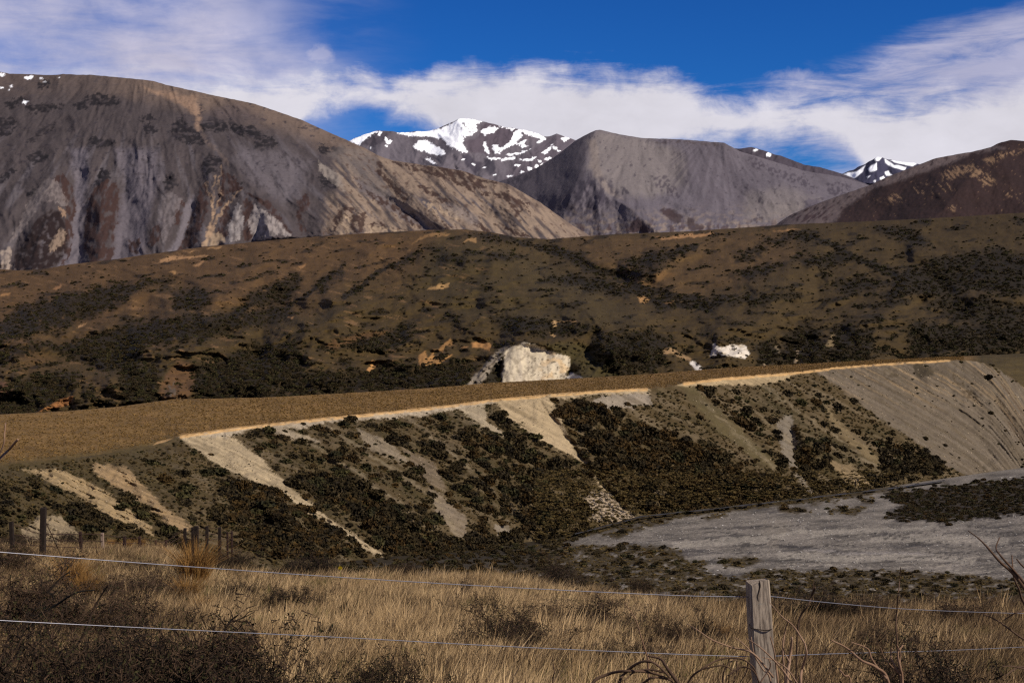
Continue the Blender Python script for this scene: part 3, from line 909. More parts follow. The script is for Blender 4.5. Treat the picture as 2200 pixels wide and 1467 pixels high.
L.paint(L.mask(c3((830, 745), (900, 700), (1000, 690), (1080, 650), (1040, 750), (900, 770)), 6) * sstep(0.0, 0.2, fbm((X + 1.2 * Y) / 8, Y / 14, 3, 108)), (62, 44, 46), 0.8)
tan = (fbm((X - 0.9 * Y) / 6, (Y + 0.4 * X) / 16, 4, 109))
for p, th in [(((1720, 470), (1760, 430), (1900, 425), (2000, 480), (2040, 540), (1960, 560), (1920, 500), (1830, 490), (1720, 520)), -0.05),
              (((1960, 390), (2040, 360), (2171, 330), (2200, 340), (2060, 400), (2000, 430)), -0.02), (((1330, 640), (1440, 600), (1490, 620), (1430, 660), (1380, 640)), 0.0),
              (((1540, 540), (1760, 520), (1800, 600), (1560, 600)), 0.22), (((1750, 670), (1800, 660), (1790, 700), (1750, 690)), 0.0), (((2080, 540), (2200, 600), (2200, 650), (2060, 580)), 0.2)]:
    L.paint(L.mask(c3(*p), 4) * sstep(th, th + 0.14, tan), (142, 113, 86), 0.8)
L.paint(sstep(0.42, 0.52, fbm(X / 5, Y / 4, 4, 110)) * (1 - gl), (126, 98, 74), 0.6)
L.build(MOUNTAIN, back=(1500, 700, 3), skirt=150)

# ------------------------------------------------------------------ brown tussock hills behind the terrace
hl_top = [(-420, 600), (-100, 590), (0, 578), (40, 581), (100, 577), (150, 568), (240, 558), (330, 545), (440, 530), (600, 515), (720, 505), (850, 498), (930, 494), (1000, 493), (1060, 500),
          (1110, 510), (1180, 514), (1250, 508), (1330, 503), (1480, 497), (1600, 489), (1700, 482), (1800, 478), (1900, 474), (2000, 469), (2100, 463), (2200, 457), (2400, 450), (2640, 455)]
hl_bot = [(-420, 960), (0, 930), (400, 900), (640, 890), (1060, 862), (1560, 830), (2200, 800), (2640, 790)]
HL = L = Relief('hill', jag(hl_top, 0.9, 4, 25), hl_bot, [(-420, 1500), (0, 1500), (900, 1500), (1060, 1560), (1180, 1900), (2200, 1800), (2640, 1800)],
                [(-420, 460), (0, 460), (600, 520), (1060, 600), (1560, 700), (2200, 860), (2640, 950)], -420, 2640, 2.4, 190, 120, 10.0)
X, Y = L.X, L.Y
L.fill((92, 68, 40))
# olive, greener towards lower right and the middle; cloud shade at lower right painted in
ol = sstep(-0.2, 0.5, (X - 600) / 900 + (Y - 580) / 260 + 0.5 * fbm(X / 120, Y / 50, 4, 121))
L.paint(ol, (66, 53, 27), 0.85)
L.paint(sstep(1500, 2300, X) * sstep(-0.4, 0.3, fbm(X / 150, Y / 50, 3, 122)), (60, 46, 24), 0.6)
L.paint(L.mask([(1200, 514), (1480, 498), (1700, 484), (1720, 550), (1580, 620), (1440, 650), (1340, 606), (1260, 556)], 26, 3.0), (92, 70, 42), 0.85)
L.paint(L.mask([(1330, 600), (1400, 585), (1450, 590), (1400, 612), (1350, 612)], 6, 1.2), (122, 90, 52), 0.8)
L.paint(L.mask([(300, 560), (600, 520), (930, 498), (880, 560), (700, 640), (560, 690), (420, 640)], 30, 2.0), (94, 70, 43), 0.6)
L.paint(L.mask([(960, 500), (1060, 505), (1160, 560), (1280, 620), (1380, 690), (1200, 720), (1000, 690), (900, 620), (920, 540)], 26, 2.0), (70, 57, 31), 0.8)
# land forms
for ln, wl, wr, h in [([(1000, 490), (1040, 540), (1130, 590), (1220, 650), (1300, 720)], 300, 140, 200), ([(600, 512), (520, 600), (420, 700), (300, 860)], 200, 120, 90),
                      ([(830, 500), (760, 600), (700, 700), (640, 860)], 110, 100, 70), ([(1480, 497), (1420, 560), (1380, 640)], 90, 110, 110),
                      ([(1800, 478), (1720, 560), (1640, 640), (1560, 740)], 160, 120, 110), ([(2000, 469), (1980, 560), (1900, 680), (1820, 780)], 120, 120, 70),
                      ([(240, 558), (150, 640), (40, 740)], 120, 100, 70), ([(1960, 620), (1880, 680), (1800, 780)], 90, 160, 60), ([(2260, 640), (2160, 700), (2060, 790)], 120, 60, 60),
                      ([(1500, 690), (1460, 730), (1420, 800)], 60, 60, 12)]:
    (xa, ya), (xb, yb_) = ln[-2], ln[-1]
    ln = ln + [(xb + (xb - xa) / (yb_ - ya) * (930 - yb_) * 0.4, 930)]           # spurs run on down into the valley
    L.ridge(ln, wl * 1.2, wr * 1.2, h * 1.15, 60, 2.5, 0.25)
for ln, w, h in [([(1190, 530), (1280, 575), (1340, 600), (1400, 640)], 60, 85), ([(700, 560), (600, 640), (540, 760)], 40, 35), ([(450, 540), (330, 640), (220, 760)], 50, 40),
                 ([(1900, 490), (1960, 560), (2040, 660)], 50, 50), ([(1620, 500), (1500, 560), (1400, 610)], 40, 40), ([(880, 600), (860, 700), (800, 800)], 40, 30)]:
    L.ridge(ln, w * 1.4, w * 1.4, -h * 0.95, 60, 2.5, 0.2)
L.disp *= 0.10 + 0.90 * sstep(0.05, 0.75, L.T)                       # the spurs sink into the valley floor
R0 = L.disp.copy()
noise_rel(L, 150, 60, 30, 123)
L.crags(150, 70, 26, 131, 0.7)
L.crags(50, 30, 6, 132, 0.8)
noise_rel(L, 14, 9, 2.6, 125)
vary(L, 60, 0.22, 126, 18)
vary(L, 12, 0.22, 127, 6)
# fine pale track-like terracettes on the left
L.paint(sstep(0.25, 0.4, fbm((X + 2.4 * Y) / 90, (Y - 0.28 * X) / 7, 4, 128)) * (1 - sstep(900, 1200, X)), (138, 104, 70), 0.5)
scrub_polys = [
    [(0, 690), (60, 655), (150, 630), (250, 610), (330, 600), (370, 592), (365, 605), (300, 620), (270, 640), (240, 665), (170, 690), (100, 710), (40, 730), (-60, 740), (-60, 690)],
    [(370, 628), (440, 620), (455, 645), (430, 670), (370, 668), (380, 645)],
    [(525, 645), (560, 618), (620, 598), (636, 588), (650, 600), (610, 650), (560, 662)], [(678, 612), (735, 574), (742, 586), (700, 612)],
    [(-60, 770), (60, 738), (150, 735), (240, 705), (300, 690), (440, 680), (500, 670), (620, 655), (632, 680), (560, 700), (490, 712), (430, 730), (330, 742), (300, 760), (280, 802), (230, 796), (180, 772), (100, 748), (20, 772), (-60, 800)],
    [(258, 802), (330, 780), (345, 862), (270, 872)], [(415, 792), (500, 760), (640, 738), (662, 780), (600, 832), (560, 860), (420, 866)],
    [(-60, 890), (20, 822), (100, 800), (172, 812), (130, 855), (80, 885), (-60, 920)],
    [(650, 802), (760, 796), (850, 790), (960, 778), (1022, 790), (1000, 830), (900, 835), (700, 845), (560, 862)],
    [(690, 745), (800, 722), (885, 698), (872, 732), (830, 752), (760, 748)],
    [(1165, 528), (1230, 543), (1280, 575), (1330, 588), (1425, 568), (1405, 602), (1330, 602), (1265, 585)],
    [(1050, 678), (1200, 690), (1290, 710), (1200, 722), (1100, 712)], [(1275, 722), (1400, 708), (1445, 730), (1430, 785), (1345, 808), (1300, 790)],
    [(1595, 642), (1700, 625), (1722, 640), (1610, 657)], [(1675, 775), (1690, 720), (1722, 698), (1762, 714), (1782, 775)], [(1788, 702), (1880, 708), (1872, 778), (1788, 780)],
    [(1955, 692), (2060, 700), (2062, 755), (1955, 768)], [(1878, 488), (1980, 500), (2002, 532), (1980, 527), (1888, 502)], [(1405, 652), (1560, 640), (1592, 650), (1420, 664)],
    [(1325, 562), (1400, 545), (1485, 533), (1450, 557), (1380, 577)], [(1638, 512), (1730, 503), (1742, 515), (1650, 522)],
    [(1930, 590), (2010, 555), (2140, 540), (2260, 550), (2260, 640), (2100, 622), (1900, 642)], [(1780, 610), (1860, 600), (1900, 612), (1820, 628)], [(1560, 590), (1640, 570), (1700, 565), (1620, 600)],
    [(1040, 545), (1100, 540), (1130, 556), (1060, 560)], [(930, 555), (990, 548), (1010, 560), (940, 566)], [(850, 560), (890, 545), (905, 556), (860, 572)],
    [(1160, 590), (1290, 600), (1400, 630), (1460, 640), (1400, 650), (1290, 630), (1200, 610)], [(1620, 740), (1660, 730), (1680, 780), (1630, 785)], [(1580, 545), (1640, 530), (1650, 540), (1600, 556)],
    [(2000, 650), (2120, 640), (2200, 660), (2200, 690), (2060, 690)], [(1000, 505), (1060, 502), (1110, 518), (1080, 522)], [(1700, 560), (1800, 545), (1860, 556), (1760, 575)], [(2050, 700), (2200, 690), (2200, 755), (2080, 765)]]
SCRUB = np.zeros_like(X)
rag = fbm(X / 16, Y / 8, 4, 129)
for p in scrub_polys:
    SCRUB = np.maximum(SCRUB, L.mask(p, 10, 1.8, 2) * sstep(-0.62, -0.25, rag))
for ln, w_ in [([(1190, 530), (1280, 576), (1340, 602), (1420, 650), (1520, 662)], 9), ([(1050, 500), (1120, 520), (1200, 548)], 6), ([(1290, 588), (1400, 556), (1490, 530)], 7), ([(1350, 606), (1430, 634), (1500, 642)], 8),
               ([(1700, 500), (1780, 520), (1850, 560), (1950, 604)], 8), ([(640, 598), (560, 640), (480, 690), (430, 730)], 8), ([(740, 574), (680, 615), (620, 660)], 6), ([(900, 545), (820, 580), (740, 640)], 6)]:
    SCRUB = np.maximum(SCRUB, L.rag(L.stroke(ln, w_ * 0.6, w_, 6, 1.0), 0.9, 14, 7, 46))
bands = sstep(0.16, 0.34, fbm((X - 1.2 * Y) / 70, (Y + 0.18 * X) / 15, 4, 130) + 0.16 * sstep(1400, 2100, X) * sstep(520, 640, Y))
SCRUB = np.maximum(SCRUB, bands * 0.8)
L.paint(SCRUB, (32, 25, 13), 0.9)
# bare scars
for p, c in [(c4((1010, 165), (1060, 150), (1200, 150), (1310, 140), (1290, 152), (1170, 165), (1070, 182), (1000, 188)), (176, 134, 92)), (c4((1220, 210), (1260, 180), (1290, 188), (1250, 212)), (172, 130, 88)),
             (c4((1150, 118), (1230, 108), (1200, 122)), (160, 122, 82)), (c4((1310, 98), (1400, 92), (1380, 104), (1320, 106)), (170, 132, 90)), (c4((1060, 250), (1110, 240), (1100, 258)), (166, 126, 80)),
             (c4((325, 350), (390, 328), (380, 345), (340, 356)), (166, 122, 80)), (c4((1868, 212), (1925, 195), (1920, 215), (1890, 230)), (150, 112, 74)), (c4((0, 388), (60, 378), (50, 396), (0, 400)), (160, 118, 74)),
             (c4((490, 588), (550, 568), (540, 588), (500, 598)), (170, 130, 90)), (c4((1810, 530), (1850, 528), (1840, 545)), (200, 150, 96)),
             (c2((550, 950), (600, 905), (640, 888), (740, 880), (785, 888), (770, 905), (650, 905), (600, 925)), (140, 106, 66)), (c2((860, 945), (890, 918), (940, 912), (950, 945), (900, 935)), (158, 122, 78)),
             (c2((640, 1240), (680, 1220), (740, 1200), (772, 1195), (770, 1225), (700, 1232)), (180, 140, 88)), (c2((1960, 1295), (2000, 1285), (2050, 1300), (2040, 1318), (1985, 1320)), (170, 128, 80)),
             (c5((250, 735), (290, 660), (330, 672), (320, 700), (260, 738)), (190, 140, 86)), (c5((1420, 405), (1450, 402), (1448, 440), (1425, 450)), (200, 160, 108)), (c5((1450, 405), (1590, 418), (1580, 426), (1455, 414)), (170, 130, 84)),
             (c5((1408, 485), (1445, 500), (1440, 510), (1415, 500)), (196, 156, 106)), (c5((580, 640), (620, 590), (640, 640), (680, 600), (690, 650), (800, 620), (760, 660), (600, 710)), (166, 122, 72)),
             (c5((740, 545), (790, 520), (800, 570), (750, 560), (740, 610), (710, 600)), (160, 118, 70)), (c5((920, 545), (980, 535), (1035, 560), (1030, 590), (930, 575)), (176, 128, 78)), (c5((850, 580), (900, 565), (880, 588)), (170, 124, 76)),
             (cH((620, 60), (700, 52), (860, 38), (870, 46), (720, 66), (640, 68)), (168, 126, 84)), (cH((1120, 32), (1180, 26), (1240, 28), (1180, 36)), (156, 118, 76)), (cH((640, 340), (700, 330), (690, 345)), (120, 88, 50)),
             (c6((40, 430), (120, 395), (150, 420), (230, 470), (220, 490), (140, 440)), (150, 120, 84)), (cH((760, 600), (780, 598), (830, 630), (790, 636)), (216, 206, 196)),
             (cH((1120, 525), (1140, 530), (1150, 560), (1130, 550)), (120, 104, 80)), (cH((1210, 600), (1222, 540), (1235, 540), (1225, 600)), (150, 128, 100)), (cH((1350, 530), (1375, 470), (1390, 480), (1380, 530)), (128, 108, 76)),
             (cH((1080, 600), (1100, 590), (1095, 610)), (150, 128, 100)), (c4((240, 1130), (330, 1080), (420, 1030), (470, 1030), (440, 1080), (320, 1120)), (150, 100, 56)),
             (c4((-100, 1070), (-100, 920), (40, 935), (85, 985), (20, 1060)), (96, 68, 48))]:
    L.paint(L.mask(p, 1.6, 0.7), c, 0.95)
L.paint(L.mask(c4((1010, 1060), (1020, 940), (1060, 870), (1130, 810), (1180, 820), (1240, 850), (1230, 920), (1180, 1060)), 4, 0.8), (98, 71, 45), 0.9)
L.paint(L.mask(c4((1030, 1060), (1050, 960), (1120, 930), (1110, 1060)), 5, 1.2) * sstep(-0.1, 0.2, fbm(X / 7, Y / 14, 3, 133)), (96, 84, 72), 0.8)
L.col *= (1 + 0.25 * fbm(X / 26, Y / 10, 4, 144))[..., None]
L.paint(L.mask([(690, 742), (740, 725), (800, 712), (840, 712), (780, 730), (720, 750)], 4, 0.6), (92, 66, 38), 0.9)
L.paint(L.mask([(1170, 738), (1240, 736), (1290, 755), (1335, 800), (1300, 825), (1240, 830)], 6, 0.6), (70, 60, 32), 0.9)
# white limestone cliffs: steep faces that stand out of the slope
cliff = c5((1098, 830), (1105, 760), (1125, 690), (1128, 610), (1180, 570), (1230, 552), (1310, 556), (1370, 575), (1420, 600), (1480, 618), (1545, 640), (1540, 690), (1520, 730), (1500, 800), (1300, 830))
cm = L.rag(L.mask(cliff, 6, 0.8), 0.7, 9, 9, 145)
slide = L.mask(c5((860, 830), (940, 760), (980, 715), (1040, 640), (1090, 590), (1160, 565), (1120, 650), (1060, 720), (985, 790), (960, 830)), 3, 0.6)
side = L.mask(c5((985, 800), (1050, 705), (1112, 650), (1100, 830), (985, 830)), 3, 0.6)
w2 = L.mask(cH((852, 570), (866, 515), (900, 532), (950, 522), (1005, 524), (1022, 558), (1000, 582), (930, 570)), 1.5, 0.7)
w3 = L.mask(c5((1508, 775), (1545, 735), (1600, 757), (1620, 775)), 2, 0.5)
# the cliff is cut back into a rounded knoll: its lower part is pushed in, the brow hangs over
brow = np.interp(X, [1060, 1120, 1150, 1220, 1260], [770, 738, 738, 760, 800])
calm = L.mask(cliff, 22, 0.3, 10)
L.disp = R0 + (L.disp - R0) * (1 - 0.95 * calm)


def knoll(cx_, rx, y0, yb, k):
    a_ = np.where(Y > y0, k * np.clip(yb - Y, 0, None), k * (yb - y0) * (1 - sstep(0, 70, y0 - Y)))
    return a_ * np.exp(-((X - cx_) / rx) ** 2)


L.disp -= knoll(1115, np.where(X < 1115, 48, 140), brow, 840, 0.62)
L.disp -= knoll(1550, np.where(X < 1550, 30, 70), 735, 795, 0.40)
L.disp -= cm * (1.6 * ridged(X / 30, Y / 60, 3, 134) + 0.35 * fbm(X / 8, Y / 9, 3, 135))
L.disp += side * 8
L.disp -= slide * 6 * ridged((X + 0.8 * Y) / 14, Y / 40, 3, 136)
L.disp -= w2 * 1.5 * fbm(X / 9, Y / 12, 3, 143)
L.paint(slide, (150, 136, 118), 0.9)
L.paint(slide * sstep(0.0, 0.3, fbm((X + 0.9 * Y) / 8, Y / 40, 3, 137)), (92, 78, 62), 0.7)
L.paint(cm, (216, 198, 168), 0.97)
L.paint(cm * sstep(0.0, 0.3, fbm(X / 10, Y / 40, 4, 138)), (186, 170, 148), 0.7)
L.paint(cm * sstep(0.55, 0.75, ridged(X / 22, Y / 34, 3, 142)), (150, 134, 112), 0.6)
L.paint(cm * sstep(1140, 1190, X) * sstep(0.0, 0.24, fbm(X / 20, Y / 16, 4, 139)), (206, 172, 126), 0.7)
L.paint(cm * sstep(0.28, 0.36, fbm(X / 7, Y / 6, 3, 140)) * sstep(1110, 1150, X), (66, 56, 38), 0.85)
L.paint(side, (40, 34, 22), 0.9)  # shaded left flank of the cliff, darkened in its colour
L.paint(w2, (230, 216, 198), 0.95)
L.paint(w2 * sstep(0.1, 0.3, fbm(X / 8, Y / 8, 3, 141)), (170, 152, 124), 0.7)
L.paint(w3, (214, 204, 190), 0.95)
SCRUB *= 1 - np.clip(cm + w2 + slide * 0.8 + w3, 0, 1)
L.paint(L.stroke(c5((1110, 560), (1150, 540), (1240, 545), (1310, 550), (1380, 572), (1430, 605), (1480, 618)), 1.6, 1.6, 1.2, 0.5), (46, 36, 22), 0.9)  # rim shadow along the cliff top, painted as a dark stroke
L.scrub = SCRUB
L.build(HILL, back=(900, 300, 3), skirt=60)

# ------------------------------------------------------------------ terrace (flat, dry grass) and its bluff
edge_pts = [(-420, 1045, 118), (-200, 1018, 130), (0, 1000, 150), (200, 978, 170), (330, 957, 190), (388, 937, 200), (500, 921, 218), (640, 905, 240), (760, 893, 262), (870, 882, 283), (960, 872, 302), (1070, 858, 322), (1160, 850, 340),
            (1200, 846, 349), (1300, 839, 368), (1390, 835, 388), (1430, 833, 396), (1475, 822, 412), (1560, 812, 440), (1640, 806, 466), (1720, 799, 494), (1800, 789, 525), (1900, 781, 560), (2030, 773, 605), (2090, 775, 620), (2130, 783, 622),
            (2165, 802, 620), (2200, 832, 612), (2260, 870, 600), (2400, 930, 560), (2640, 1000, 520)]
edge_y = jag([(a, b) for a, b, c in edge_pts], 2.6, 4, 88)
edge_d = [(a, c) for a, b, c in edge_pts]
base_pts = [(-420, 1330, 105), (-60, 1270, 115), (330, 1240, 135), (600, 1228, 155), (830, 1202, 187), (1050, 1182, 222), (1200, 1160, 258), (1380, 1112, 310), (1560, 1092, 340), (1720, 1074, 368), (1900, 1052, 420), (2110, 1022, 490), (2200, 1010, 512),
            (2420, 985, 560), (2640, 970, 580)]
base_y = [(a, b) for a, b, c in base_pts]
base_d = [(a, c) for a, b, c in base_pts]
tb = [(-420, 915), (-100, 897), (0, 890), (150, 882), (250, 874), (330, 863), (370, 857.5), (440, 856), (560, 854), (640, 850), (800, 841), (900, 835), (1060, 822), (1250, 812), (1400, 803), (1560, 790), (1700, 783), (1900, 773), (2050, 766), (2200, 759), (2640, 745)]
td = [(-420, 240), (0, 276), (400, 330), (640, 350), (1060, 420), (1560, 540), (2050, 700), (2200, 740), (2640, 860)]
# right of the cliff the terrace edge swings back and a grassy slope shows: the terrace reaches down to it
TE = L = Relief('terrace', jag(tb, 0.7, 3, 29), edge_y, td, edge_d, -420, 2640, 2.2, 56, 150, 5.0)
X, Y = L.X, L.Y
L.fill((128, 99, 57))
L.paint(sstep(900, 1700, X), (112, 86, 50), 0.8)
L.paint(sstep(0.0, 0.4, fbm(X / 120, Y / 12, 4, 151)), (100, 76, 42), 0.6)
L.paint(sstep(0.1, 0.4, fbm(X / 60, Y / 5, 4, 152)), (150, 112, 70), 0.4)
L.paint((1 - sstep(0, 0.25, L.T + 0.12 * fbm(X / 30, Y / 9, 3, 153))) * (1 - sstep(360, 400, X)), (92, 76, 42), 0.8)
L.paint(sstep(2070, 2110, X + (Y - 775) * 0.2), (64, 54, 29), 0.9)
L.paint(L.mask([(1360, 840), (1400, 826), (1480, 817), (1470, 826), (1430, 838)], 4), (96, 78, 46), 0.6)
vary(L, 10, 0.22, 154, 3)
L.disp += 1.2 * fbm(X / 50, Y / 10, 3, 155)
vary(L, 110, 0.34, 157, 9)
vary(L, 40, 0.2, 158, 5)
# bare scar on the brow
L.paint(L.mask(c8((845, 150), (870, 128), (930, 112), (985, 115), (990, 132), (920, 142)), 1.5, 0.4), (206, 164, 110), 0.95)
brow = L.stroke([(388, 937), (500, 921), (640, 905), (760, 893), (870, 882), (960, 872), (1070, 858), (1160, 850), (1300, 839), (1390, 835)], 2.6, 1.8, 1.0, 0.25)
brow = np.maximum(brow, L.stroke([(1470, 823), (1560, 812), (1640, 806), (1720, 799), (1800, 789), (1900, 781), (2040, 773)], 2.4, 1.6, 1.0, 0.25))
L.paint(brow * sstep(-0.5, -0.1, fbm(X / 16, Y / 6, 4, 156)), (214, 170, 112), 0.95)
L.disp *= (L.T > 0.02) * (L.T < 0.98)
L.build(TERRACE, back=(60, 30, 3))

BL = L = Relief('bluff', edge_y, base_y, edge_d, base_d, -420, 2640, 2.2, 150, 160, 9.0)
# carry the foot a little below the river bed
X, Y = L.X, L.Y
topy = np.interp(X, [p[0] for p in edge_y], [p[1] for p in edge_y])
S = X - 1.62 * (Y - topy)                     # constant along the fall line
dn = Y - topy
L.fill((82, 67, 42))
L.paint(sstep(-0.1, 0.4, fbm(S / 60, dn / 120, 4, 161)), (66, 57, 32), 0.7)
L.paint(sstep(0.0, 0.3, fbm(S / 24, dn / 90, 4, 162)), (112, 96, 72), 0.6)
L.paint(sstep(0.12, 0.3, fbm(S / 9, dn / 50, 4, 173)), (120, 103, 78), 0.45)
L.paint(1 - sstep(300, 420, X), (72, 60, 36), 0.7)
screes = [
    ([(386, 938), (420, 930), (505, 918), (497, 936), (560, 985), (640, 1060), (705, 1112), (765, 1152), (826, 1196), (800, 1190), (720, 1138), (640, 1084), (560, 1042), (480, 1002), (425, 970)], (186, 164, 130)),
    ([(386, 938), (500, 918), (640, 903), (870, 880), (1060, 857), (1070, 866), (900, 893), (830, 898), (760, 905), (700, 908), (640, 922), (560, 918), (490, 938)], (186, 168, 142)),
    ([(560, 915), (600, 915), (640, 930), (690, 950), (660, 950), (600, 935)], (168, 150, 124)),
    ([(1064, 862), (1160, 850), (1188, 866), (1222, 940), (1232, 962), (1262, 1002), (1292, 1052), (1342, 1082), (1367, 1117), (1330, 1082), (1266, 1002), (1196, 962), (1136, 930), (1086, 892)], (186, 162, 126)),
    ([(985, 880), (1038, 868), (1045, 905), (1085, 938), (1040, 920)], (172, 154, 126)),
    ([(1262, 1062), (1300, 1056), (1370, 1112), (1330, 1125), (1265, 1115)], (166, 146, 122)),
    ([(1752, 796), (1900, 779), (2100, 773), (2210, 835), (2260, 900), (2260, 1010), (2110, 1026), (2056, 1012), (1986, 962), (1896, 902), (1826, 852)], (114, 101, 85)),
    ([(1455, 826), (1560, 812), (1720, 798), (1690, 812), (1650, 826), (1560, 826), (1470, 832)], (180, 156, 118)),
    ([(1165, 848), (1390, 834), (1400, 848), (1370, 846), (1260, 850), (1190, 858)], (178, 156, 122)),
    ([(1300, 850), (1395, 842), (1400, 870), (1360, 872), (1310, 880), (1260, 868)], (150, 136, 118)),
    ([(1665, 900), (1700, 893), (1712, 940), (1708, 990), (1742, 1050), (1748, 1066), (1700, 1012), (1678, 960)], (128, 116, 100)),
    ([(1460, 832), (1490, 830), (1600, 930), (1680, 1010), (1640, 1000), (1560, 940), (1500, 880)], (92, 80, 52)),
    ([(50, 1008), (120, 1008), (192, 1034), (244, 1070), (324, 1130), (332, 1152), (250, 1122), (180, 1072), (100, 1030)], (168, 142, 104)),
    ([(198, 997), (272, 1003), (302, 1035), (352, 1090), (412, 1132), (392, 1148), (300, 1082), (230, 1032), (200, 1012)], (160, 132, 96)),
    ([(46, 1135), (80, 1110), (130, 1108), (165, 1140), (180, 1200), (60, 1200)], (158, 138, 108)),
    ([(765, 922), (800, 932), (862, 968), (882, 992), (850, 988), (790, 962)], (142, 126, 104)), ([(920, 1045), (952, 1062), (1000, 1110), (1010, 1160), (980, 1150), (940, 1100)], (136, 120, 100)), ([(860, 960), (940, 1000), (960, 1060), (900, 1020)], (118, 102, 82)),
    ([(1770, 870), (1830, 930), (1900, 990), (1880, 1000), (1800, 930)], (122, 104, 74)), ([(1780, 990), (1830, 1000), (1870, 1040), (1830, 1050)], (140, 118, 86)), ([(1060, 1120), (1090, 1120), (1100, 1145), (1070, 1150)], (140, 126, 108))]
SCREE = np.zeros_like(X)
for p, c in screes:
    m = L.rag(L.mask(p, 8, 0.7), 0.95, 7, 34, 45, xy=(S, dn)) * (0.55 + 0.45 * sstep(-0.35, 0.05, fbm(S / 10, dn / 60, 4, 174)))
    SCREE = np.maximum(SCREE, m)
    L.paint(m, c, 0.93)
for ln, w0, w1_ in [([(640, 930), (720, 990), (800, 1040), (880, 1100)], 3, 5), ([(870, 895), (940, 950), (1000, 1000), (1060, 1060)], 2, 4), ([(700, 912), (770, 960), (850, 1010), (920, 1060)], 3, 4), ([(1200, 900), (1230, 960), (1300, 1040)], 3, 5),
                    ([(1500, 850), (1570, 920), (1660, 1000)], 2, 4), ([(1560, 830), (1640, 900), (1720, 960)], 2, 3), ([(1640, 830), (1740, 900), (1850, 980), (1900, 1020)], 2, 4), ([(930, 1060), (960, 1110), (990, 1160)], 4, 6)]:
    m = L.stroke(ln, w0, w1_, 3, 1.2)
    L.paint(m * sstep(-0.3, 0.1, fbm(S / 8, dn / 40, 3, 175)), (138, 122, 96), 0.65)
    SCREE = np.maximum(SCREE, m * 0.8)
# runnels down the scree
run = fbm(S / 9, dn / 260, 4, 163)
run2 = ridged(S / 22, dn / 300, 3, 164)
L.col *= (1 + (0.05 + 0.30 * SCREE) * run)[..., None]
big = sstep(1720, 1800, X - (Y - 800) * 1.4)
L.paint(big * SCREE * sstep(0.0, 0.35, fbm(S / 16, dn / 200, 4, 165)), (88, 76, 60), 0.7)
L.paint(big * SCREE * sstep(0.1, 0.3, fbm(S / 7, dn / 120, 4, 177)), (78, 66, 50), 0.5)
L.paint(big * SCREE * sstep(0.1, 0.3, fbm(S / 12, dn / 120, 4, 166)) * (1 - sstep(40, 130, dn)), (176, 146, 106), 0.45)
L.disp -= (1.0 + 1.0 * big) * run2 * sstep(2, 30, dn)
for ln, wl, wr, h in [([(1690, 880), (1700, 950), (1720, 1010), (1745, 1065)], 22, 34, -7), ([(2065, 790), (2090, 870), (2150, 960), (2220, 1030)], 22, 30, -4), ([(2110, 790), (2150, 880), (2200, 960)], 16, 24, -4), ([(2010, 790), (2060, 880), (2130, 980)], 20, 26, -3),
                      ([(1160, 855), (1210, 930), (1270, 1010), (1340, 1090)], 40, 16, -5), ([(870, 890), (960, 970), (1060, 1080)], 50, 40, 5), ([(640, 910), (760, 1010), (900, 1130)], 40, 50, 5), ([(1400, 845), (1480, 930), (1580, 1040)], 70, 60, 8),
                      ([(1600, 830), (1720, 930), (1830, 1030)], 50, 40, 6), ([(240, 985), (330, 1080), (420, 1180)], 30, 36, 2.5), ([(390, 940), (520, 1040), (700, 1190)], 40, 26, 4), ([(1240, 880), (1290, 960), (1390, 1080)], 50, 50, 6), ([(2020, 780), (1990, 800), (2000, 830)], 20, 20, 5)]:
    L.ridge(ln, wl, wr, h, 18, 0.6)
noise_rel(L, 70, 50, 3.0, 167)
noise_rel(L, 20, 14, 0.9, 168)
L.paint(L.mask(c6((1520, 500), (1580, 480), (1640, 520), (1640, 560), (1560, 580), (1530, 540)), 3), (58, 48, 30), 0.8)
L.paint(L.mask(c6((1750, 540), (1790, 560), (1830, 640), (1900, 640), (1930, 680), (1850, 700), (1790, 640)), 3) * sstep(-0.2, 0.2, fbm(X / 10, Y / 10, 3, 169)), (72, 58, 38), 0.8)
L.paint(L.mask(c6((2010, 600), (2090, 640), (2173, 800), (2173, 1000), (2080, 860), (2030, 720)), 6) * sstep(0.0, 0.3, fbm(S / 10, dn / 90, 3, 170)), (96, 74, 50), 0.7)
L.paint(L.mask(c6((1340, 520), (1440, 520), (1440, 590), (1380, 600)), 3) * sstep(-0.1, 0.2, fbm(X / 8, Y / 8, 3, 171)), (70, 58, 38), 0.6)
# bright lip
lip = L.stroke([(388, 939), (500, 923), (640, 907), (760, 895), (870, 884), (960, 874), (1070, 860), (1160, 852), (1300, 841), (1390, 837)], 2.5, 2.0, 1.2, 0.25)
lip = np.maximum(lip, L.stroke([(1470, 825), (1560, 814), (1640, 808), (1720, 801), (1800, 791), (1900, 783), (2040, 775)], 2.5, 1.8, 1.2, 0.25))
L.paint(lip * sstep(-0.5, 0.0, fbm(X / 14, Y / 5, 4, 176)), (214, 170, 112), 0.9)
vary(L, 9, 0.16, 172)
fade = sstep(0, 6, dn)
L.disp *= fade
L.bigm = big
L.build(BLUFF, skirt=8)
L.scree = SCREE

# ------------------------------------------------------------------ river bed: a plane fitted to the foot of the bluff
bp = np.array([(a, b, c) for a, b, c in base_pts if 300 < a < 2300])
A = np.stack([bp[:, 0], bp[:, 1], np.ones(len(bp))], 1)
W = at(bp[:, 0], bp[:, 1], bp[:, 2])
qb, qc = np.polyfit(W[:, 1], W[:, 2], 1)
pl_ = (0.0, qb, qc)                                    # level across, falling gently away down the valley


def bed_depth(px, py):
    """distance to the bed plane z = ax+by+c in a given direction"""
    d = at(px, py, 1.0) - np.array([0, 0, CAM_Z])
    return (pl_[2] - CAM_Z) / (d[..., 2] - pl_[0] * d[..., 0] - pl_[1] * d[..., 1])


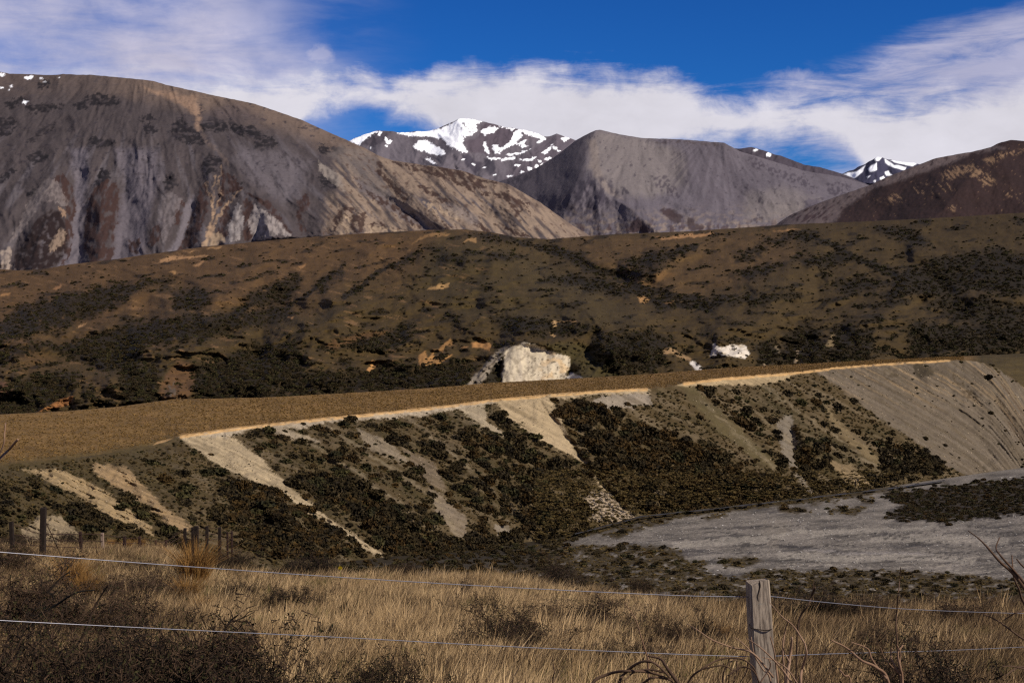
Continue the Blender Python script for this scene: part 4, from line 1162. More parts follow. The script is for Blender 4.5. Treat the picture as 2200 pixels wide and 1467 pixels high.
bx = np.arange(-420, 2641, 2.4)
by_top = interp(base_y, bx)
ny = 120
t = np.linspace(0, 1, ny)[:, None]
X = bx[None] + 0 * t
Y = 1420 + (by_top[None] - 6 - 1420) * t
D = np.clip(bed_depth(X, Y), 60, 900)
D = D * (1 + (interp(base_d, bx) / D[-1] - 1)[None] * t ** 2)      # meet the foot of the bluff
Lb = Relief('river_bed', [(-420, 0), (2640, 0)], flat(1), flat(1), flat(1), -420, 2640, 2.4, ny, 180, 9.0)
Lb.X, Lb.Y, Lb.D = X, Y, D
Lb.T = t + 0 * X
Lb.top, Lb.bot = by_top - 6, np.full(len(bx), 1420.0)
Lb.WX = X + 10 * fbm(X / 44, Y / 22, 4, 181, 0.6)
Lb.WY = Y + 5 * fbm(X / 44, Y / 22, 4, 182, 0.6)
Lb.disp = np.zeros_like(X)
Lb.col = np.zeros(X.shape + (3,))
L = Lb
L.fill((124, 115, 105))
st = fbm((X - 1.5 * Y) / 120, (Y + 0.06 * X) / 9, 5, 183)
L.col *= (1 + 1.15 * st + 0.12 * fbm(X / 18, Y / 6, 3, 184))[..., None]
L.paint(sstep(0.25, 0.4, fbm((X + 2 * Y) / 160, (Y + 0.05 * X) / 7, 4, 185)), (78, 72, 70), 0.7)
L.paint(L.mask(c9((680, 440), (760, 420), (800, 440), (760, 560), (720, 580), (690, 520)), 16, 2.5), (146, 134, 118), 0.5)
L.paint(L.stroke(c9((760, 565), (900, 570), (1000, 585), (1150, 600), (1260, 600)), 2.2, 1.6, 1.2), (58, 54, 54), 0.8)
L.paint(L.stroke(c9((900, 585), (1050, 595), (1150, 612), (1400, 605), (1660, 615)), 2, 2, 1.5), (166, 156, 148), 0.7)
for ln in [((1280, 570), (1600, 565), (1750, 570)), ((1560, 520), (1800, 490), (2000, 500)), ((880, 640), (1200, 650), (1600, 650)), ((260, 600), (500, 610), (640, 600)), ((1700, 600), (1900, 610), (2100, 600)), ((300, 520), (560, 500))]:
    L.paint(L.stroke(c9(*ln), 1.6, 1.2, 1.4), (66, 62, 62), 0.7)
for ln, w0, w1_ in [(((150, 560), (420, 540), (700, 520), (900, 470)), 9, 5), (((760, 620), (1100, 640), (1500, 630), (1900, 650)), 8, 6), (((950, 500), (1300, 470), (1700, 450)), 7, 4), (((1300, 530), (1700, 520), (2100, 540)), 6, 8)]:
    L.paint(L.rag(L.stroke(c9(*ln), w0, w1_, 6, 1.5), 0.9, 20, 4, 47), (172, 161, 146), 0.6)
for k in range(26):
    x0_, y0_ = RNG.uniform(250, 2000), RNG.uniform(430, 690)
    ln_ = RNG.uniform(90, 420)
    L.paint(L.rag(L.stroke(c9((x0_, y0_), (x0_ + ln_ * .5, y0_ + RNG.uniform(-8, 10)), (x0_ + ln_, y0_ + RNG.uniform(-4, 14))), 1.4, 0.6, 1.8, 1.0), 0.7, 9, 3, 48 + k), (62, 57, 52), 0.75)
# green verge at the foot of the bluff and round the scrub flat
veg = np.zeros_like(X)
for p in [c9((-300, 500), (0, 410), (200, 380), (300, 372), (100, 420), (-200, 520)), c9((300, 395), (380, 372), (460, 380), (400, 398), (330, 412)), c9((740, 340), (820, 330), (900, 340), (960, 370), (860, 380), (750, 368)),
          c9((940, 310), (1000, 302), (1010, 318), (950, 322)), c9((1020, 350), (1150, 340), (1280, 340), (1200, 380), (1060, 378)), c9((1040, 305), (1110, 302), (1100, 318)), c9((1200, 280), (1310, 285), (1300, 320), (1240, 310)),
          c9((400, 640), (600, 630), (660, 650), (560, 690), (440, 690)), c9((-400, 560), (0, 565), (170, 590), (200, 640), (330, 660), (300, 720), (500, 760), (600, 700), (840, 705), (900, 720), (1200, 705), (1600, 720), (1900, 735), (2300, 800), (2300, 1100), (-800, 1100), (-800, 560))]:
    veg = np.maximum(veg, L.mask(p, 4, 1.2) * sstep(-0.45, -0.05, fbm(X / 24, Y / 8, 4, 186)))
foot = 1 - sstep(5, 12, Y - by_top[None] + 5 * fbm(X / 20, Y / 20, 3, 189))
veg = np.maximum(veg, foot * (1 - sstep(1850, 2000, X)))
L.paint(veg, (70, 57, 31), 0.95)
flatp = c9((1350, 280), (1400, 260), (1500, 240), (1800, 210), (2000, 190), (2200, 165), (2700, 140), (2700, 330), (2200, 375), (1900, 410), (1700, 425), (1500, 415), (1370, 400), (1440, 350), (1480, 320))
fm = L.rag(L.mask(flatp, 12, 1.2), 1.0, 26, 6, 49)
L.paint(fm, (52, 42, 28), 0.92)
L.disp -= fm * 1.2 * (1 + fbm(X / 14, Y / 6, 3, 187))
L.disp += 2.2 * st + 0.5 * fbm(X / 12, Y / 4, 3, 188)
L.paint(1 - sstep(1120, 1260, X + 0.8 * (Y - 1170)), (48, 40, 26), 0.9)
L.flat = fm
L.veg = veg
L.build(BED)

# the shallow dark channel along the foot of the bluff
ch = [(a_, interp(base_y, a_) + 3.0) for a_ in range(1235, 2040, 20)]
chx = np.linspace(1235, 2030, 120)
chy = interp(ch, chx) + 1.6 * fbm(chx / 40, chx * 0, 3, 190)
hw = 1.1 + 1.3 * fbm(chx / 30, chx * 0 + 3, 2, 191)
rows = []
for s in (-1, 0, 1):
    yy = chy + s * np.clip(hw, 0.7, 3)
    p = at(chx, yy, Lb.depth_at(chx, yy))
    p[:, 2] += 0.6
    rows.append(p)
fc = grid_faces(3, 120)
m, T, b = base_mat('stream_water')
b.inputs['Base Color'].default_value = (0.022, 0.019, 0.015, 1)
b.inputs['Roughness'].default_value = 0.4
b.inputs['Specular IOR Level'].default_value = 0.22
bp_ = T.node('ShaderNodeBump')
bp_.inputs['Distance'].default_value = 0.15
T.put(bp_.inputs['Height'], T.noise(T.node('ShaderNodeNewGeometry').outputs['Position'], 1.5, 3))
T.l.new(bp_.outputs[0], b.inputs['Normal'])
link('stream', mesh_np('stream', np.stack(rows), fc, np.full(len(fc), 4)), m, kind='structure')

# ------------------------------------------------------------------ foreground slope
DK = [0, 4, 7.3, 10, 15, 22, 28, 35, 50, 65, 80, 110, 150]
GL = [1.7, 2.0, 2.4, 2.72, 3.5, 4.6, 5.4, 6.25, 8.4, 10.6, 15, 28, 42]
GC = [1.7, 2.0, 2.4, 2.72, 3.5, 4.65, 5.5, 6.5, 11.5, 18, 25, 36, 46]
GR = [1.7, 2.0, 2.45, 2.8, 3.6, 4.78, 5.85, 7.7, 14, 21, 28, 38, 48]


def ground_z(px, d):
    px = np.asarray(px, float)
    d = np.asarray(d, float)
    zl, zc, zr = np.interp(d, DK, GL), np.interp(d, DK, GC), np.interp(d, DK, GR)
    a = sstep(330, 640, px)
    b_ = sstep(1000, 1650, px)
    z = (zl * (1 - a) + zc * a) * (1 - b_) + zr * b_
    x = (px - CX) / F * d
    return CAM_Z - z + 0.10 * fbm(x / 2.2, d / 2.2, 3, 200) + 0.05 * d / 30 * fbm(x / 6, d / 6, 2, 201)


def gpt(px, d):
    z = ground_z(px, d)
    d = np.asarray(d, float)
    return np.stack(np.broadcast_arrays((np.asarray(px, float) - CX) / F * d, d, z), -1)


def px_for(py, d0=6, d1=70, px=1100):
    """distance at which the foreground ground shows at photo row py (for column px)"""
    ds = np.linspace(d0, d1, 900)
    z = ground_z(np.full_like(ds, px), ds)
    row = HORIZON + (CAM_Z - z) / ds * F
    i = np.argmax(row < py)
    return float(ds[i]) if (row < py).any() else float(ds[np.argmin(row)])


gxs = np.concatenate([np.arange(-1500, -420, 60), np.arange(-420, 2640, 14), np.arange(2640, 3800, 60)]).astype(float)
gds = np.concatenate([np.linspace(1.0, 10, 24), np.geomspace(10.3, 150, 120)])
GX, GD = np.meshgrid(gxs, gds)
gp = gpt(GX, GD)
fc = grid_faces(*GX.shape)
me = mesh_np('grass_slope', gp, fc, np.full(len(fc), 4))
ca = me.color_attributes.new('Col', 'FLOAT_COLOR', 'POINT')
n = fbm(gp[..., 0] / 3, gp[..., 1] / 3, 4, 202)
cc = ALB * lin((98, 76, 50)) * (1 - sstep(-0.1, 0.4, n))[..., None] + ALB * lin((64, 55, 32)) * sstep(-0.1, 0.4, n)[..., None]
rgba = np.ones(GX.shape + (4,), np.float32)
rgba[..., :3] = cc
ca.data.foreach_set('color', rgba.ravel())
link('grass_slope', me, GROUND, kind='structure')


# ------------------------------------------------------------------ instancing for what nobody could count
def source_collection(name, objs):
    c = bpy.data.collections.new(name)
    for o in objs:
        c.objects.link(o)
    return c


def scatter(name, pts, rot, scl, pick, coll, label=None):
    """stuff: points that carry small meshes through geometry nodes"""
    me = bpy.data.meshes.new(name)
    n = len(pts)
    me.vertices.add(n)
    me.vertices.foreach_set('co', np.asarray(pts, np.float32).ravel())
    for nm, ty, arr in (('rot', 'FLOAT_VECTOR', rot), ('scl', 'FLOAT_VECTOR', scl)):
        a = me.attributes.new(nm, ty, 'POINT')
        a.data.foreach_set('vector', np.asarray(arr, np.float32).ravel())
    a = me.attributes.new('pick', 'INT', 'POINT')
    a.data.foreach_set('value', np.asarray(pick, np.int32))
    o = link(name, me, kind='stuff')
    if label:
        o['label'] = label
    g = bpy.data.node_groups.new(name + '_scatter', 'GeometryNodeTree')
    g.interface.new_socket('Geometry', in_out='INPUT', socket_type='NodeSocketGeometry')
    g.interface.new_socket('Geometry', in_out='OUTPUT', socket_type='NodeSocketGeometry')
    N, K = g.nodes, g.links
    gi, go = N.new('NodeGroupInput'), N.new('NodeGroupOutput')
    ip = N.new('GeometryNodeInstanceOnPoints')
    ci = N.new('GeometryNodeCollectionInfo')
    ci.inputs['Collection'].default_value = coll
    ci.inputs['Separate Children'].default_value = True
    ci.inputs['Reset Children'].default_value = True

    def attr(nm, ty):
        q = N.new('GeometryNodeInputNamedAttribute')
        q.data_type = ty
        q.inputs['Name'].default_value = nm
        return q.outputs[0]
    K.new(gi.outputs[0], ip.inputs['Points'])
    K.new(ci.outputs[0], ip.inputs['Instance'])
    ip.inputs['Pick Instance'].default_value = True
    K.new(attr('pick', 'INT'), ip.inputs['Instance Index'])
    e2r = N.new('FunctionNodeEulerToRotation')
    K.new(attr('rot', 'FLOAT_VECTOR'), e2r.inputs[0])
    K.new(e2r.outputs[0], ip.inputs['Rotation'])
    K.new(attr('scl', 'FLOAT_VECTOR'), ip.inputs['Scale'])
    K.new(ip.outputs[0], go.inputs[0])
    md = o.modifiers.new('scatter', 'NODES')
    md.node_group = g
    return o


# ------------------------------------------------------------------ small plant meshes
def leaf_ball(name, n, seed, size=0.16, squash=0.8, core=True):
    """a rounded shrub of leaf clumps about 1 m across, standing on z=0"""
    r = np.random.default_rng(seed)
    v, f = [], []
    lump = r.normal(size=(7, 3))
    lump /= np.linalg.norm(lump, axis=1)[:, None]
    d = r.normal(size=(n, 3))
    d /= np.linalg.norm(d, axis=1)[:, None]
    d[:, 2] = np.abs(d[:, 2]) * 1.0 - 0.12 * (r.random(n))
    rad = 0.36 + 0.16 * np.max(np.clip(d @ lump.T, 0, 1) ** 4, axis=1)
    rad *= 1 - 0.35 * r.random(n) ** 2
    c = d * rad[:, None]
    c[:, 2] = c[:, 2] * squash + 0.12
    a = r.normal(size=(n, 3))
    b = r.normal(size=(n, 3))
    a /= np.linalg.norm(a, axis=1)[:, None]
    b -= a * np.sum(a * b, 1)[:, None]
    b /= np.linalg.norm(b, axis=1)[:, None]
    s = size * (0.5 + r.random(n))[:, None]
    P = np.stack([c - a * s * .5 - b * s * .35, c + a * s * .5 - b * s * .2, c + b * s * .6 + a * s * .1], 1)
    v = P.reshape(-1, 3)
    f = np.arange(n * 3)
    sizes = np.full(n, 3)
    if core:                                     # dark inner mass so one does not look through it
        m, k = 8, 5
        th = np.linspace(0, 2 * np.pi, m, endpoint=False)
        ring = []
        for i in range(k):
            ph = (i / (k - 1)) * np.pi * 0.5
            q = np.stack([np.cos(th) * np.cos(ph) * 0.30, np.sin(th) * np.cos(ph) * 0.30, np.full(m, 0.02 + np.sin(ph) * 0.30 * squash)], 1)
            q[:, :2] *= (1 + 0.25 * r.normal(size=m))[:, None]
            ring.append(q)
        cv = np.concatenate(ring)
        base = len(v)
        qf = []
        for i in range(k - 1):
            for j in range(m):
                qf.append([base + i * m + j, base + i * m + (j + 1) % m, base + (i + 1) * m + (j + 1) % m, base + (i + 1) * m + j])
        v = np.concatenate([v, cv])
        f = np.concatenate([f, np.array(qf).ravel()])
        sizes = np.concatenate([sizes, np.full(len(qf), 4)])
    return mesh_np(name, v, f, sizes, False)


def blades_mesh(name, n, seed, spread, h0, h1, w, lean, bias=(0.35, 0.0), fan=0.35):
    """a tuft of thin curved grass blades"""
    r = np.random.default_rng(seed)
    ang = r.random(n) * 2 * np.pi
    rr = spread * np.sqrt(r.random(n))
    root = np.stack([rr * np.cos(ang), rr * np.sin(ang), np.zeros(n)], 1)
    out = np.stack([np.cos(ang), np.sin(ang), np.zeros(n)], 1) * (fan * r.random(n) * rr / spread)[:, None]
    out += r.normal(size=(n, 3)) * lean * np.array([1, 1, 0])
    out[:, 0] += bias[0]
    out[:, 1] += bias[1]
    h = h0 + (h1 - h0) * r.random(n)
    sidev = np.stack([np.cos(ang * 3.7), np.sin(ang * 3.7), np.zeros(n)], 1)
    ww = w * (0.6 + 0.8 * r.random(n))[:, None]
    mid = root + np.stack([out[:, 0] * .25 * h, out[:, 1] * .25 * h, h * 0.55], 1)
    tip = root + np.stack([out[:, 0] * 1.0 * h, out[:, 1] * 1.0 * h, h * 0.95], 1)
    V = np.stack([root - sidev * ww * .5, root + sidev * ww * .5, mid + sidev * ww * .45, mid - sidev * ww * .45, tip], 1)
    i = np.arange(n)[:, None] * 5
    q = i + np.array([[0, 1, 2, 3]])
    tr = i + np.array([[3, 2, 4]])
    fl = np.concatenate([q, tr], 1).ravel()
    return mesh_np(name, V.reshape(-1, 3), fl, np.tile([4, 3], n), False)


def tubes(name, segs, sides=3):
    """segs: array of (p0, p1, r0, r1) rows -> one mesh of thin tapering tubes"""
    s = np.asarray(segs, float)
    p0, p1, r0, r1 = s[:, 0:3], s[:, 3:6], s[:, 6], s[:, 7]
    d = p1 - p0
    d /= np.linalg.norm(d, axis=1)[:, None] + 1e-12
    up = np.where(np.abs(d[:, 2:3]) > 0.9, np.array([[1.0, 0, 0]]), np.array([[0, 0, 1.0]]))
    a = np.cross(d, up)
    a /= np.linalg.norm(a, axis=1)[:, None] + 1e-12
    b = np.cross(d, a)
    th = np.arange(sides) * 2 * np.pi / sides
    ring = np.cos(th)[None, :, None] * a[:, None] + np.sin(th)[None, :, None] * b[:, None]
    V = np.concatenate([p0[:, None] + ring * r0[:, None, None], p1[:, None] + ring * r1[:, None, None]], 1)
    n = len(s)
    base = np.arange(n)[:, None, None] * sides * 2
    k = np.arange(sides)
    q = np.stack([k, (k + 1) % sides, sides + (k + 1) % sides, sides + k], 1)[None] + base
    return mesh_np(name, V.reshape(-1, 3), q.ravel(), np.full(n * sides, 4), sides > 4)


def thorn_bush(seed, stems=9, h=0.9, spread=0.55, twigs=1.0):
    """tangled thorny shrub: returns segments and leaf points, about 1.2 m across"""
    r = np.random.default_rng(seed)
    segs, lp = [], []

    def grow(p, d, length, rad, lvl):
        nseg = 3 if lvl < 2 else 2
        q = p.copy()
        for k in range(nseg):
            d = d + r.normal(size=3) * 0.28
            d[2] += 0.05
            d /= np.linalg.norm(d)
            e = q + d * length / nseg
            if e[2] < 0.03:
                e[2] = 0.03
            ra, rb = rad * (1 - k / nseg * .4), rad * (1 - (k + 1) / nseg * .4)
            segs.append((*q, *e, ra, rb))
            # thorns: short straight spines at right angles
            if lvl >= 1:
                for _ in range(2):
                    t = r.normal(size=3)
                    t -= d * (t @ d)
                    t /= np.linalg.norm(t) + 1e-9
                    o = q + (e - q) * r.random()
                    segs.append((*o, *(o + t * (0.03 + 0.05 * r.random())), 0.0026, 0.001))
            if lvl >= 2 and r.random() < 0.8:
                lp.append(q + (e - q) * r.random() + r.normal(size=3) * 0.012)
            if lvl < 3:
                for _ in range(2 if r.random() < 0.75 * twigs else 1):
                    nd = d * 0.55 + r.normal(size=3) * 0.62
                    nd[2] += 0.10
                    nd /= np.linalg.norm(nd)
                    grow(e, nd, length * (0.5 + 0.25 * r.random()), rb * 0.62, lvl + 1)
            q = e
    for i in range(stems):
        a = r.random() * 2 * np.pi
        p = np.array([math.cos(a) * spread * 0.3 * r.random(), math.sin(a) * spread * 0.3 * r.random(), 0.0])
        d = np.array([math.cos(a) * (0.3 + 0.9 * r.random()), math.sin(a) * (0.3 + 0.9 * r.random()), 0.75])
        d /= np.linalg.norm(d)
        grow(p, d, h * (0.45 + 0.25 * r.random()), 0.011, 0)
    return np.array(segs), np.array(lp)


def leaf_cards(name, pts, seed, size):
    r = np.random.default_rng(seed)
    n = len(pts)
    a = r.normal(size=(n, 3))
    a /= np.linalg.norm(a, axis=1)[:, None]
    b = r.normal(size=(n, 3))
    b -= a * np.sum(a * b, 1)[:, None]
    b /= np.linalg.norm(b, axis=1)[:, None]
    s = size * (0.6 + 0.8 * r.random(n))[:, None]
    V = np.stack([pts - a * s * .5, pts + b * s * .28, pts + a * s * .5, pts - b * s * .28], 1)
    return mesh_np(name, V.reshape(-1, 3), np.arange(n * 4), np.full(n, 4), False)


# ------------------------------------------------------------------ materials of the plants
SHRUB_DARK = plain_mat('shrub_dark', lin4(28, 22, 12), lin4(76, 62, 33), 1.2, 0.45, island=True)
SHRUB_GOLD = plain_mat('shrub_golden', lin4(40, 31, 16), lin4(84, 62, 26), 1.2, 0.45, island=True)
SHRUB_GREEN = plain_mat('shrub_green', lin4(30, 29, 15), lin4(80, 72, 38), 1.2, 0.5, island=True)
STRAW = plain_mat('straw_grass', lin4(146, 116, 78), lin4(222, 188, 140), 0.5, 0.6, island=True)
STRAW_DARK = plain_mat('brown_grass', lin4(84, 66, 44), lin4(150, 121, 86), 0.5, 0.6, island=True)
GRASS_GREEN = plain_mat('olive_grass', lin4(84, 82, 40), lin4(136, 124, 66), 0.5, 0.6, island=True)
TUSSOCK = plain_mat('tussock_gold', lin4(118, 82, 38), lin4(192, 144, 82), 1.0, 0.7, island=True)
TWIG = plain_mat('thorny_twig', lin4(13, 9, 6), lin4(92, 70, 52), 5.0, 0.8, island=True)
TWIG_LEAF = plain_mat('thorny_leaf', lin4(24, 24, 12), lin4(70, 64, 34), 5.0, 0.6, island=True)
DEAD = plain_mat('dead_branch_bark', lin4(120, 88, 66), lin4(170, 138, 112), 9.0, 0.5)
DEAD_DARK = plain_mat('dead_branch_dark', lin4(62, 45, 35), lin4(104, 80, 62), 9.0, 0.5)

# ------------------------------------------------------------------ shrubs of the bluff
ball = {}
for k, (mat, tag_) in enumerate([(SHRUB_DARK, 'dark'), (SHRUB_GOLD, 'golden'), (SHRUB_GREEN, 'green')]):
    for i in range(2):
        me = leaf_ball('shrub_' + tag_, 260, 300 + 10 * k + i, 0.15)
        me.materials.append(mat)
        ball[(k, i)] = me
lite = []
for k, mat in enumerate([SHRUB_DARK, SHRUB_GOLD, SHRUB_GREEN]):
    for i in range(2):
        me = leaf_ball('scrub_clump', 110, 330 + 10 * k + i, 0.22)
        me.materials.append(mat)
        lite.append(bpy.data.objects.new('scrub_clump', me))
C_SHRUB = source_collection('shrub_sources', lite)

dens_polys = [
    ([(498, 1062), (560, 1036), (640, 1078), (740, 1146), (810, 1198), (560, 1200), (490, 1140)], 1.0, (0.35, 0.60, 0.05), 1.0),
    ([(600, 1030), (700, 1015), (800, 1055), (900, 1095), (935, 1175), (850, 1190), (780, 1130), (700, 1090)], 0.9, (0.65, 0.15, 0.2), 1.25),
    ([(500, 920), (560, 912), (760, 900), (880, 892), (960, 885), (1060, 955), (1150, 1040), (1250, 1095), (1240, 1150), (1000, 1150), (900, 1060), (700, 1000), (560, 955)], 0.30, (0.6, 0.2, 0.2), 1.0),
    ([(1060, 900), (1130, 940), (1230, 1000), (1265, 1060), (1265, 1130), (1160, 1150), (1060, 1060), (1000, 960)], 0.62, (0.6, 0.25, 0.15), 1.1),
    ([(1188, 862), (1290, 872), (1400, 930), (1500, 950), (1600, 1000), (1725, 1064), (1640, 1090), (1440, 1106), (1370, 1098), (1290, 1000), (1225, 915)], 0.95, (0.45, 0.5, 0.05), 1.15),
    ([(1480, 836), (1560, 835), (1640, 890), (1760, 955), (1890, 1040), (1760, 1070), (1720, 1050), (1600, 955)], 0.42, (0.6, 0.3, 0.1), 1.0),
    ([(1700, 830), (1780, 860), (1880, 940), (1960, 990), (1900, 1010), (1790, 930)], 0.22, (0.7, 0.2, 0.1), 1.0),
    ([(1700, 900), (1740, 960), (1760, 1060), (1730, 1050), (1705, 980)], 0.7, (0.8, 0.15, 0.05), 1.0),
    ([(1868, 978), (1960, 958), (2032, 994), (2035, 1030), (1900, 1036)], 1.0, (0.8, 0.1, 0.1), 1.2),
    ([(-300, 1040), (20, 1015), (110, 1040), (250, 1125), (330, 1160), (330, 1240), (-300, 1260)], 0.18, (0.7, 0.1, 0.2), 1.0),
    ([(200, 1040), (260, 1060), (330, 1110), (400, 1150), (380, 1180), (300, 1140), (220, 1080)], 0.55, (0.75, 0.05, 0.2), 1.2),
    ([(130, 1090), (200, 1070), (260, 1110), (240, 1140), (150, 1120)], 0.75, (0.8, 0.05, 0.15), 1.2),
    ([(280, 985), (390, 950), (470, 1010), (560, 1050), (500, 1130), (430, 1140), (340, 1060)], 0.16, (0.7, 0.1, 0.2), 1.0),
    ([(820, 1206), (900, 1150), (1060, 1155), (1250, 1140), (1262, 1165), (1240, 1200), (1100, 1225), (830, 1225)], 1.0, (0.7, 0.28, 0.02), 1.2),
    ([(1760, 800), (1900, 785), (2100, 778), (2200, 840), (2200, 1000), (2110, 1020), (1990, 960)], 0.045, (0.7, 0.1, 0.2), 1.0),
    ([(1930, 780), (2120, 778), (2140, 800), (1960, 796)], 0.4, (0.8, 0.1, 0.1), 1.0),
    ([(360, 940), (1400, 840), (1400, 846), (1000, 884), (500, 926), (380, 946)], 0.07, (0.8, 0.0, 0.2), 0.7),
    ([(390, 985), (480, 1010), (700, 1180), (500, 1150), (420, 1080)], 0.3, (0.7, 0.1, 0.2), 1.0)]
dens_polys.append(([(420, 945), (1060, 865), (1400, 845), (1740, 805), (1900, 900), (1880, 1040), (1380, 1105), (1250, 1150), (840, 1200), (700, 1160)], 0.15, (0.6, 0.25, 0.15), 0.85))
r = np.random.default_rng(41)
cand = []
for poly, dens, mixw, sz in dens_polys:
    p = np.array(poly, float)
    x0, y0 = p.min(0)
    x1, y1 = p.max(0)
    n = int((x1 - x0) * (y1 - y0) / 105 * dens * 1.8)
    xx = x0 + (x1 - x0) * r.random(n)
    yy = y0 + (y1 - y0) * r.random(n)
    xx = xx + r.normal(size=n) * 15
    yy = yy + r.normal(size=n) * 9
    ok = in_poly(poly, xx + r.normal(size=n) * 22 + 14 * fbm(xx / 30, yy / 30, 3, 210), yy + 10 * fbm(xx / 30, yy / 30, 3, 211))
    clus = fbm(xx / 36, yy / 22, 3, 212)
    ok &= clus > (-0.12 if dens < 0.6 else -0.6)
    kind = r.choice(3, n, p=np.array(mixw) / sum(mixw))
    for a, b_, k in zip(xx[ok], yy[ok], kind[ok]):
        cand.append((a, b_, int(k), sz))
cand = np.array(cand)
# keep the screes open
j = np.clip(np.round((cand[:, 0] - BL.xs[0]) / 2.2).astype(int), 0, len(BL.xs) - 1)
tt = (cand[:, 1] - BL.bot[j]) / (BL.top[j] - BL.bot[j])
i = np.clip(np.round(tt * 149).astype(int), 0, 149)
sparse_ok = (BL.scree[i, j] < 0.3) | (r.random(len(cand)) < 0.03) | ((cand[:, 0] > 1990) & (r.random(len(cand)) < 0.35))
cand = cand[sparse_ok & (tt > -0.02) & (tt < 0.995)]
dep = BL.depth_at(cand[:, 0], cand[:, 1])
wpx = (9 + 31 * r.random(len(cand)) ** 1.7) * cand[:, 3]              # apparent width in photo pixels
wm = wpx * dep / F * np.interp(cand[:, 0], [0, 400, 1200, 2200], [1.15, 1.1, 1.0, 0.85])
pos = at(cand[:, 0], cand[:, 1], dep)
pos[:, 2] -= 0.10 * wm
order = np.argsort(-wpx)
vis = [k for k in order if -40 < cand[k, 0] < 2230][:300]
REG = [(230, 'above the old fence', 'left'), (392, 'beside the left edge of the long scree', 'left'), (560, 'just right of the long pale scree', 'middle'),
       (800, 'midway between the long and short screes', 'middle'), (1075, 'just left of the short scree fan', 'middle'), (1270, 'just right of the short scree fan', 'thicket'),
       (1480, 'in the broad thicket above the river', 'thicket'), (1690, 'by the narrow grey gully', 'gully'), (1870, 'just left of the broad scree', 'gully'), (9999, 'about the broad far scree', 'broad')]
GRP = {'left': 'shrubs on the bluff left of the long scree', 'middle': 'shrubs on the bluff between the two screes', 'thicket': 'shrubs of the thicket right of the short scree',
       'gully': 'shrubs on the bluff round the grey gully', 'broad': 'shrubs about the broad far scree'}
KN = ['dark', 'golden-brown', 'dull green']
qs = np.quantile(wpx[vis], [0.4, 0.75])
for k in vis:
    x, y, kd, _ = cand[k]
    kd = int(kd)
    ty, by_ = float(interp(edge_y, x)), float(interp(base_y, x))
    rg = next(q for q in REG if x - 1.5 * (y - ty) * (0.5 if x < 700 else 0.9) < q[0])
    o = link('shrub', ball[(kd, random.randrange(2))])
    o.location = pos[k]
    w_ = wm[k]
    flatk = random.choice([(.9, 1.2, .65, 'low spreading'), (1, 1, .9, 'rounded'), (.85, .95, 1.15, 'upright')])
    o.scale = (w_ * flatk[0], w_ * flatk[1], w_ * flatk[2])
    o.rotation_euler = (random.uniform(-.15, .15), random.uniform(-.15, .15), random.uniform(0, 6.28))
    fr = (y - ty) / (by_ - ty)
    band = 'up high' if fr < .25 else 'upslope' if fr < .45 else 'halfway down' if fr < .65 else 'downslope' if fr < .85 else 'at the foot'
    big_ = 'large' if wpx[k] > qs[1] else 'middling' if wpx[k] > qs[0] else 'small'
    o['label'] = f'{big_} {flatk[3]} {KN[kd]} shrub {band}, {rg[1]}'
    o['category'] = 'shrub'
    o['group'] = GRP[rg[2]]
# shrubs that would still share a label are told apart by their place among their likes
same = {}
for o in COL.objects:
    if o.name.startswith('shrub'):
        same.setdefault(o['label'], []).append(o)
ORD = ['leftmost', 'second from left', 'third from left', 'fourth from left', 'fifth from left', 'sixth from left', 'seventh from left', 'eighth from left']
for lab, os_ in same.items():
    if len(os_) > 1:
        os_.sort(key=lambda q: q.location.x / q.location.y)
        for k, o in enumerate(os_):
            w_ = 'rightmost' if k == len(os_) - 1 else ORD[min(k, 7)]
            lb = lab.replace(' the ', ' ') if len(lab.split()) + len(w_.split()) > 16 else lab
            o['label'] = f'{lb}, {w_}'
rest = np.setdiff1d(np.arange(len(cand)), np.array(vis))


def rand_rot(n, tilt=0.15):
    return np.stack([r.uniform(-tilt, tilt, n), r.uniform(-tilt, tilt, n), r.uniform(0, 6.28, n)], 1)


def scl3(w):
    n = len(w)
    return np.stack([w * r.uniform(.85, 1.2, n), w * r.uniform(.85, 1.2, n), w * r.uniform(.65, 1.05, n)], 1)


scatter('bluff_scrub', pos[rest], rand_rot(len(rest)), scl3(wm[rest]), cand[rest, 2].astype(int) * 2 + r.integers(0, 2, len(rest)), C_SHRUB)
# low tufts all over the grassy parts of the bluff
n = 9000
xx, tt = r.uniform(-100, 2300, n), r.random(n) ** 0.9
bxs = interp(base_y, xx)
txs = interp(edge_y, xx)
yy = bxs + (txs - bxs) * tt
j = np.clip(np.round((xx - BL.xs[0]) / 2.2).astype(int), 0, len(BL.xs) - 1)
i = np.clip(np.round(tt * 149).astype(int), 0, 149)
ok = (BL.scree[i, j] < 0.25) | (r.random(n) < 0.05)
ok &= tt < 0.97
xx, yy = xx[ok], yy[ok]
dd = BL.depth_at(xx, yy)
ww = r.uniform(3, 9, len(xx)) * dd / F
scatter('bluff_tufts', at(xx, yy, dd), rand_rot(len(xx)), scl3(ww), r.choice([0, 1, 2, 3, 4, 5, 4, 5], len(xx)), C_SHRUB)

